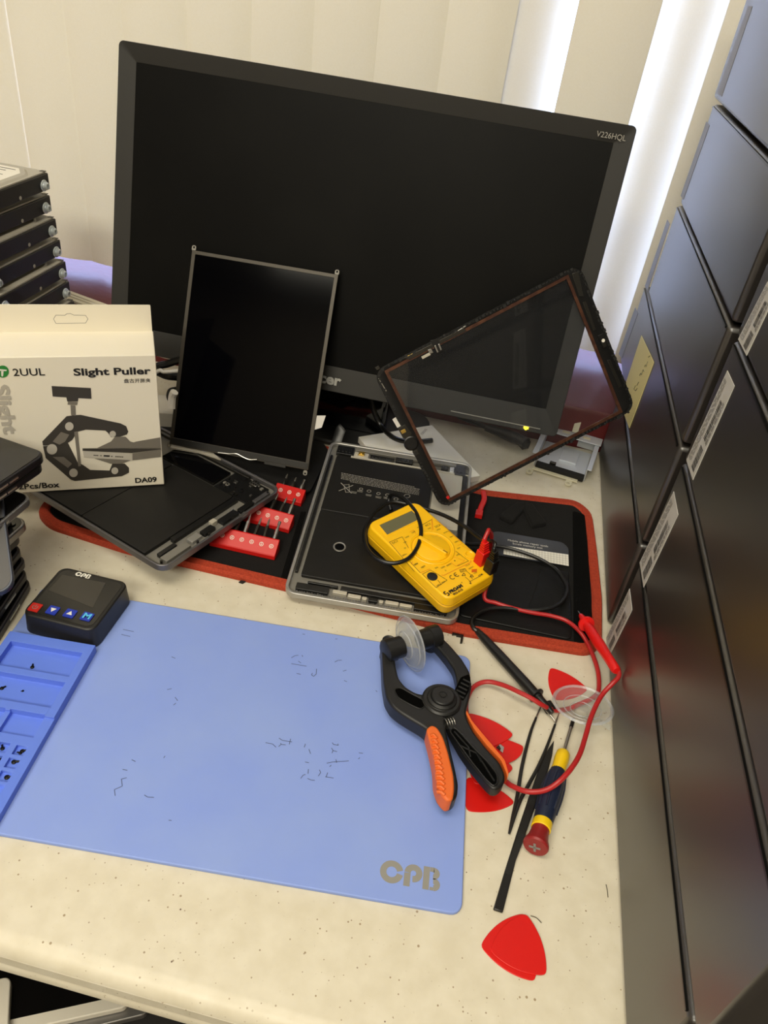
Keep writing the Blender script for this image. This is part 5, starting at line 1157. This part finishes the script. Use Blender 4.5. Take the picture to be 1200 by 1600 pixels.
# ================================================================== STACK OF OLD PHONES AT THE LEFT EDGE
mat('phone_glass', (12, 12, 13), .12, spec=.6, var=(40, (26, 25, 25), .45, .8)); mat('phone_frame_dark', (52, 50, 52), .35, .7); mat('phone_frame_silver', (140, 138, 136), .35, .75); mat('phone_back_grey', (56, 54, 55), .4, .2); mat('phone_frame_blue', (62, 66, 78), .4, .4)
def phone(px, z, ang, wd, ln_, th, label, frame='phone_frame_dark', glass='phone_glass', rad=.008, tilt=0., cam_=False):
    """corner = right-hand corner in the photo; ang = direction of the edge that runs towards the viewer"""
    p = at(*px, z); ey = Vector((math.cos(ang), math.sin(ang), 0)); ex = Vector((ey.y, -ey.x, 0))   # ex to the left-back
    M = Matrix((ex, ey, ex.cross(ey))).transposed().to_4x4(); M.translation = Vector((p.x, p.y, z)) 
    if tilt: M = M @ Matrix.Rotation(tilt, 4, 'X')
    s_ = ex.cross(ey).z
    t = thing('smartphone', label, 'phone', M, 'old phones stacked at the left edge of the photo')
    za, zb_ = (-th, 0) if s_ > 0 else (0, th)
    top = 0 if s_ > 0 else 0
    d = -1 if s_ > 0 else 1
    MB().prism(rrect(0, 0, wd, ln_, rad), min(0, d * th), max(0, d * th)).build('phone_body', frame, t, .0018, 3)
    g = MB(); g.prism(rrect(.0022, .0022, wd - .0022, ln_ - .0022, rad - .0015), min(-d * .0004, d * .001), max(-d * .0004, d * .001)); g.build('screen_glass', glass, t)
    for v_ in (.25, .32): MB().box((0, ln_ * v_, d * th * .5), (.0012, .010, .0018)).build('side_button', 'steel', t)
    MB().box((wd * .5, ln_ * .93, -d * .0006), (.010, .0012, .0003)).build('earpiece', 'dark_steel', t)
    if cam_: MB().cyl((.010, .012, -d * .0002), (.010, .012, -d * .0016), .004, 16).build('camera_lens', 'gloss_black', t)
    return t
NV = -PI / 2
def dirang(px, qx, z): a = at(*px, z); b = at(*qx, z); return math.atan2(b.y - a.y, b.x - a.x)
ph = [((51, 903), .0095, (2, 983), .072, .145, .0085, 'black phone, lowest of the stack at the left edge', 'phone_frame_dark'),
      ((46, 888), .0195, (0, 955), .072, .140, .0085, 'black phone, second from the bottom of the left stack', 'phone_frame_dark'),
      ((44, 869), .0300, (0, 925), .070, .138, .0085, 'black phone, third from the bottom of the left stack', 'phone_frame_dark'),
      ((37, 852), .0405, (0, 900), .070, .140, .0085, 'black rounded phone, fourth from the bottom of the left stack', 'phone_frame_dark'),
      ((35, 828), .0550, (0, 860), .070, .140, .0120, 'thin dark phone under the silver rimmed phone of the left stack', 'phone_frame_dark'),
      ((46, 812), .0660, (8, 846), .072, .146, .0090, 'silver rimmed phone with a camera lens in the middle of the left stack', 'phone_frame_silver'),
      ((22, 798), .0780, (0, 822), .072, .140, .0100, 'silver edged phone just below the wide flat black one in the left stack', 'phone_frame_silver'),
      ((18, 782), .0880, (0, 800), .070, .140, .0090, 'rounded silver edged phone under the wide flat black one', 'phone_frame_silver'),
      ((53, 774), .1010, (22, 800), .078, .158, .0075, 'flat black phone with a silver edge, third from the top of the left stack', 'phone_frame_silver'),
      ((72, 722), .1262, (0, 771), .086, .165, .0080, 'dark phone, second from the top of the left stack', 'phone_frame_dark'),
      ((74, 707), .1350, (0, 757), .086, .165, .0082, 'smudged black phone on top of the left stack', 'phone_frame_dark')]
for i, (p_, z, q_, wd, ln_, th, lb, fr_) in enumerate(ph):
    phone(p_, z, dirang(p_, q_, z), wd, ln_, th, lb, fr_, cam_=(i == 5), rad=.010)
# grey phone lying face down over the lower phones, sloping towards the viewer
gA = at(23, 915, .070); gB = at(9, 812, .100); eyg = gB - gA; exg = Vector((-eyg.y, eyg.x, 0))
FG = Frame(gA, exg, gB - gA)
gp = thing('smartphone', 'grey backed phone sloping down over the lower phones at the left edge', 'phone', FG.M, 'old phones stacked at the left edge of the photo')
sg = 1 if FG.n.z > 0 else -1
MB().prism(rrect(0, -.004, .068, .092, .012), min(0, -sg * .008), max(0, -sg * .008)).build('phone_body', 'phone_frame_blue', gp, .001, 2)
MB().prism(rrect(.002, -.002, .066, .090, .011), min(-sg * .001, sg * .0004), max(-sg * .001, sg * .0004)).build('back_cover', 'phone_back_grey', gp)

# ================================================================== BEHIND: WHITE BOX, METAL DRIVE CAGE, CABLES
wA = at(675, 664, .017); wB = at(750.5, 743, .017); d1 = (wB - wA).normalized(); d2 = Vector((d1.y, -d1.x, 0))
if d2.x > 0: d2 = -d2
FW = Frame((wA.x, wA.y, 0), d1, -d2)
LWb = (wB - wA).length
wbx = thing('flat_box', 'thin white cardboard box under the monitor and the silver tablet', 'box', FW.M)
sgn = 1 if FW.n.z > 0 else -1
MB().prism(rrect(0, -.108, LWb, 0, .001), min(.0086 * sgn, .017 * sgn), max(.0086 * sgn, .017 * sgn)).build('box_lid', 'white_paper', wbx, .0006)
wq = FW.uv(663, 675, .017); MB().text('oneo', .0075, TR(wq[0], wq[1], .0173, -.9), 'CENTER', 1.1).build('box_mark', 'grey_print', wbx, smooth=0, fix=False)
mat('zinc_sheet', (206, 211, 218), .42, .35); mat('black_foam', (18, 18, 18), .8); mat('ivory_plug', (212, 206, 180), .5)
cg = thing('drive_cage', 'open grey metal drive cage lying on the worktop by the computers', 'metal bracket')
kg = crop(780, 620, .15)
def gw(pts, z): return [at(x, y, z) for x, y in kg(pts)]
zf = .006
bq = gw([(390, 680), (885, 830), (960, 560), (430, 430)], zf); FGc = Frame((bq[0].x, bq[0].y, .0008), bq[1] - bq[0], bq[3] - bq[0])
gw_, gh_ = (bq[1] - bq[0]).length, .5 * ((bq[3] - bq[0]).length + (bq[2] - bq[1]).length)
gm = lambda *a: None
root = cg; Mg = FGc.M
def gbox(nm_, mm, c_, s_, bev=.0004): return MB().box(c_, s_, Mg).build(nm_, mm, root, bev)
gbox('floor_plate', 'zinc_sheet', (gw_ / 2, gh_ / 2, .0014), (gw_, gh_, .0012))
gbox('side_wall', 'zinc_sheet', (-.002, gh_ / 2 + .002, .009), (.0012, gh_ + .006, .018)); gbox('side_wall', 'zinc_sheet', (gw_ + .001, gh_ / 2, .009), (.0012, gh_ + .008, .018))
gbox('side_flange', 'zinc_sheet', (-.005, gh_ / 2 + .002, .018), (.007, gh_ + .006, .0012)); gbox('side_flange', 'zinc_sheet', (gw_ + .0035, gh_ / 2, .018), (.006, gh_ + .008, .0012))
gbox('rear_strip', 'zinc_sheet', (gw_ / 2 + .002, gh_ + .004, .020), (gw_ + .012, .020, .0012)); gbox('rear_wall', 'zinc_sheet', (gw_ / 2, gh_ + .013, .010), (gw_ + .008, .0012, .020))
gbox('raised_plate', 'zinc_sheet', (gw_ * .58, gh_ * .58, .0035), (gw_ * .36, gh_ * .42, .003)); gbox('foam_strip', 'black_foam', (gw_ / 2, -.003, .004), (gw_, .010, .006))
gbox('front_strip', 'ivory_plug', (gw_ / 2 - .004, -.010, .0018), (gw_ - .004, .008, .0016)); gbox('spring_clip', 'dark_steel', (gw_ * .32, .004, .006), (.008, .004, .008))
for u in (-.004, gw_ - .016):
    m = MB(); p = rrect(u - .0042, -.026, u + .0042, -.012, .004); m.ring(p, [(u + (a - u) * .42, -.0215 + (b + .0215) * .30) for a, b in p], .0006, .0020, Mg); m.build('mounting_ear', 'ivory_plug', root)
for u in (gw_ * .35, gw_ * .8): gbox('contact_window', 'ivory_plug', (u, gh_ + .004, .0208), (.010, .006, .0006))
pp = Vector((gw_ * .52, gh_ + .010, .021)); MB().prism(rrect(-.004, -.004, .004, .004, .0006), 0, .017, Mg @ Matrix.Translation(pp) @ Matrix.Rotation(-.35, 4, 'X')).build('plug', 'ivory_plug', root, .0006)
vd = thing('video_plug', 'dark cable plug with a metal end beside the metal drive cage', 'plug')
va = at(822, 694, .012); vb_ = at(836, 684, .022); MB().box((0, 0, .006), (.012, .011, .012), along(at(815, 688, .010), at(826, 700, .008))).build('metal_shell', 'dark_steel', vd, .0006)
MB().tube([at(822, 692, .014), at(800, 682, .013), at(760, 668, .012)], [.010, .011, .007], 12, flat=.6).build('plug_body', 'black_plastic', vd)
MB().tube(spline([at(764, 669, .012), at(740, 660, .010), at(715, 650, .008), at(690, 640, .006)], 5), .0032, 8).build('cable', 'cable_black', vd)
# thick monitor cable looping out under the monitor
mcb = thing('monitor_cable', 'thick black cable curving out below the monitor onto the white box', 'cable')
MB().tube(spline([aty(580, 622, .845), aty(585, 645, .842), aty(596, 666, .838), at(612, 682, .027), at(630, 689, .0225), at(652, 690, .0215), at(675, 688, .0210)], 7), .0032, 10).build('cable', 'cable_black', mcb)
# clutter of leads seen between carton and display panel
kl = crop(220, 520, .125)
def lead(name, label, cat, pts, y, r, mm):
    t = thing(name, label, cat); P = [aty(px, py, yy) for (px, py), yy in zip(kl(pts), y if isinstance(y, (list, tuple)) else [y] * len(pts))]
    MB().tube(spline(P, 6), r, 8).build('cable', mm, t); return t
lead('power_cable', 'thick black cable crossing behind the white carton and the panel', 'cable', [(100, 520), (210, 420), (330, 390), (450, 350), (560, 330)], [.74, .745, .75, .75, .75], .0045, 'cable_black')
lead('power_cable', 'black cable lying below the other cables behind the white carton', 'cable', [(80, 460), (200, 480), (320, 530), (440, 545), (600, 560)], [.735, .735, .735, .74, .745], .005, 'cable_black')
lead('white_cable', 'thin white cable running behind the white carton', 'cable', [(120, 240), (230, 270), (330, 300), (460, 325), (600, 350)], [.79, .79, .79, .79, .80], .0028, 'white_paper')
lead('grey_cable', 'thin pale cable between the black cables behind the carton', 'cable', [(150, 520), (240, 470), (290, 488), (440, 478), (560, 470)], [.725, .725, .725, .725, .725], .0022, 'label_white')
ad = at(258, 640, .028); adp = thing('power_adapter', 'grey power adapter on the worktop seen between carton and display panel', 'adapter', TR(ad.x + .004, ad.y + .02, .0005, .3))
MB().prism(rrect(-.045, -.022, .045, .022, .006), 0, .027).build('adapter_body', 'print_light', adp, .003)
lead('round_cable', 'black looped cable beside the white cable end near the display panel', 'cable', [(440, 700), (370, 720), (345, 780), (370, 850), (440, 880)], .712, .0026, 'cable_black')
lead('white_plug', 'short white cable end beside the display panel edge', 'plug', [(420, 740), (395, 790), (385, 870), (382, 950)], [.705, .705, .703, .70], .0045, 'white_paper')
# cream timber strip lying on the ledge behind the drives
tsA = at(96, 459, .064); tsB = at(150, 479, .064); dd_ = (tsB - tsA).normalized()
Ms = along(tsA - dd_ * .10, tsB + dd_ * .12, (0, 0, 1)); Ls = (tsB - tsA).length + .22
MB().prism([(0, -.006), (.006, -.006), (.006, .000), (.0045, .001), (.0045, .004), (.003, .005), (.003, .011), (0, .011)], 0, Ls, Ms).build('moulding_strip', 'cream_edge', None)
tag(bpy.data.objects['moulding_strip'], 'cream moulded strip lying on the maroon ledge behind the hard drives', 'moulding')

# ================================================================== DEVICES ON THE SHELF UNDER THE WORKTOP
ZS = -.247
def shelf_tablet(pA, pB, z, side, label, frame, wd, ln_):
    a = at(*pA, z); b = at(*pB, z); fr = Frame(a, b - a, Vector((0, 0, 1)).cross(b - a) * side)
    t = thing('tablet', label, 'tablet', fr.M, 'tablets on the shelf under the worktop')
    s_ = 1 if fr.n.z > 0 else -1
    MB().prism(rrect(0, 0, ln_, wd, .006), min(0, -s_ * .008), max(0, -s_ * .008)).build('tablet_frame', frame, t, .001)
    MB().prism(rrect(.014, .010, ln_ - .014, wd - .010, .003), min(s_ * .0003, -s_ * .001), max(s_ * .0003, -s_ * .001)).build('screen', 'gloss_black', t)
    return t
mat('white_bezel', (214, 208, 194), .35)
shelf_tablet((17, 1524), (13, 1598), -.2200, -1, 'white framed tablet on the shelf under the worktop at the left photo edge', 'white_bezel', .12, .20)
shelf_tablet((200, 1573), (70, 1602), -.2285, -1, 'white framed tablet with its near edge slanting out from under the worktop', 'white_bezel', .15, .22)
shelf_tablet((232, 1584), (150, 1604), -.2372, -1, 'dark tablet with a silver edge, lowest on the shelf under the worktop', 'phone_frame_silver', .15, .22)
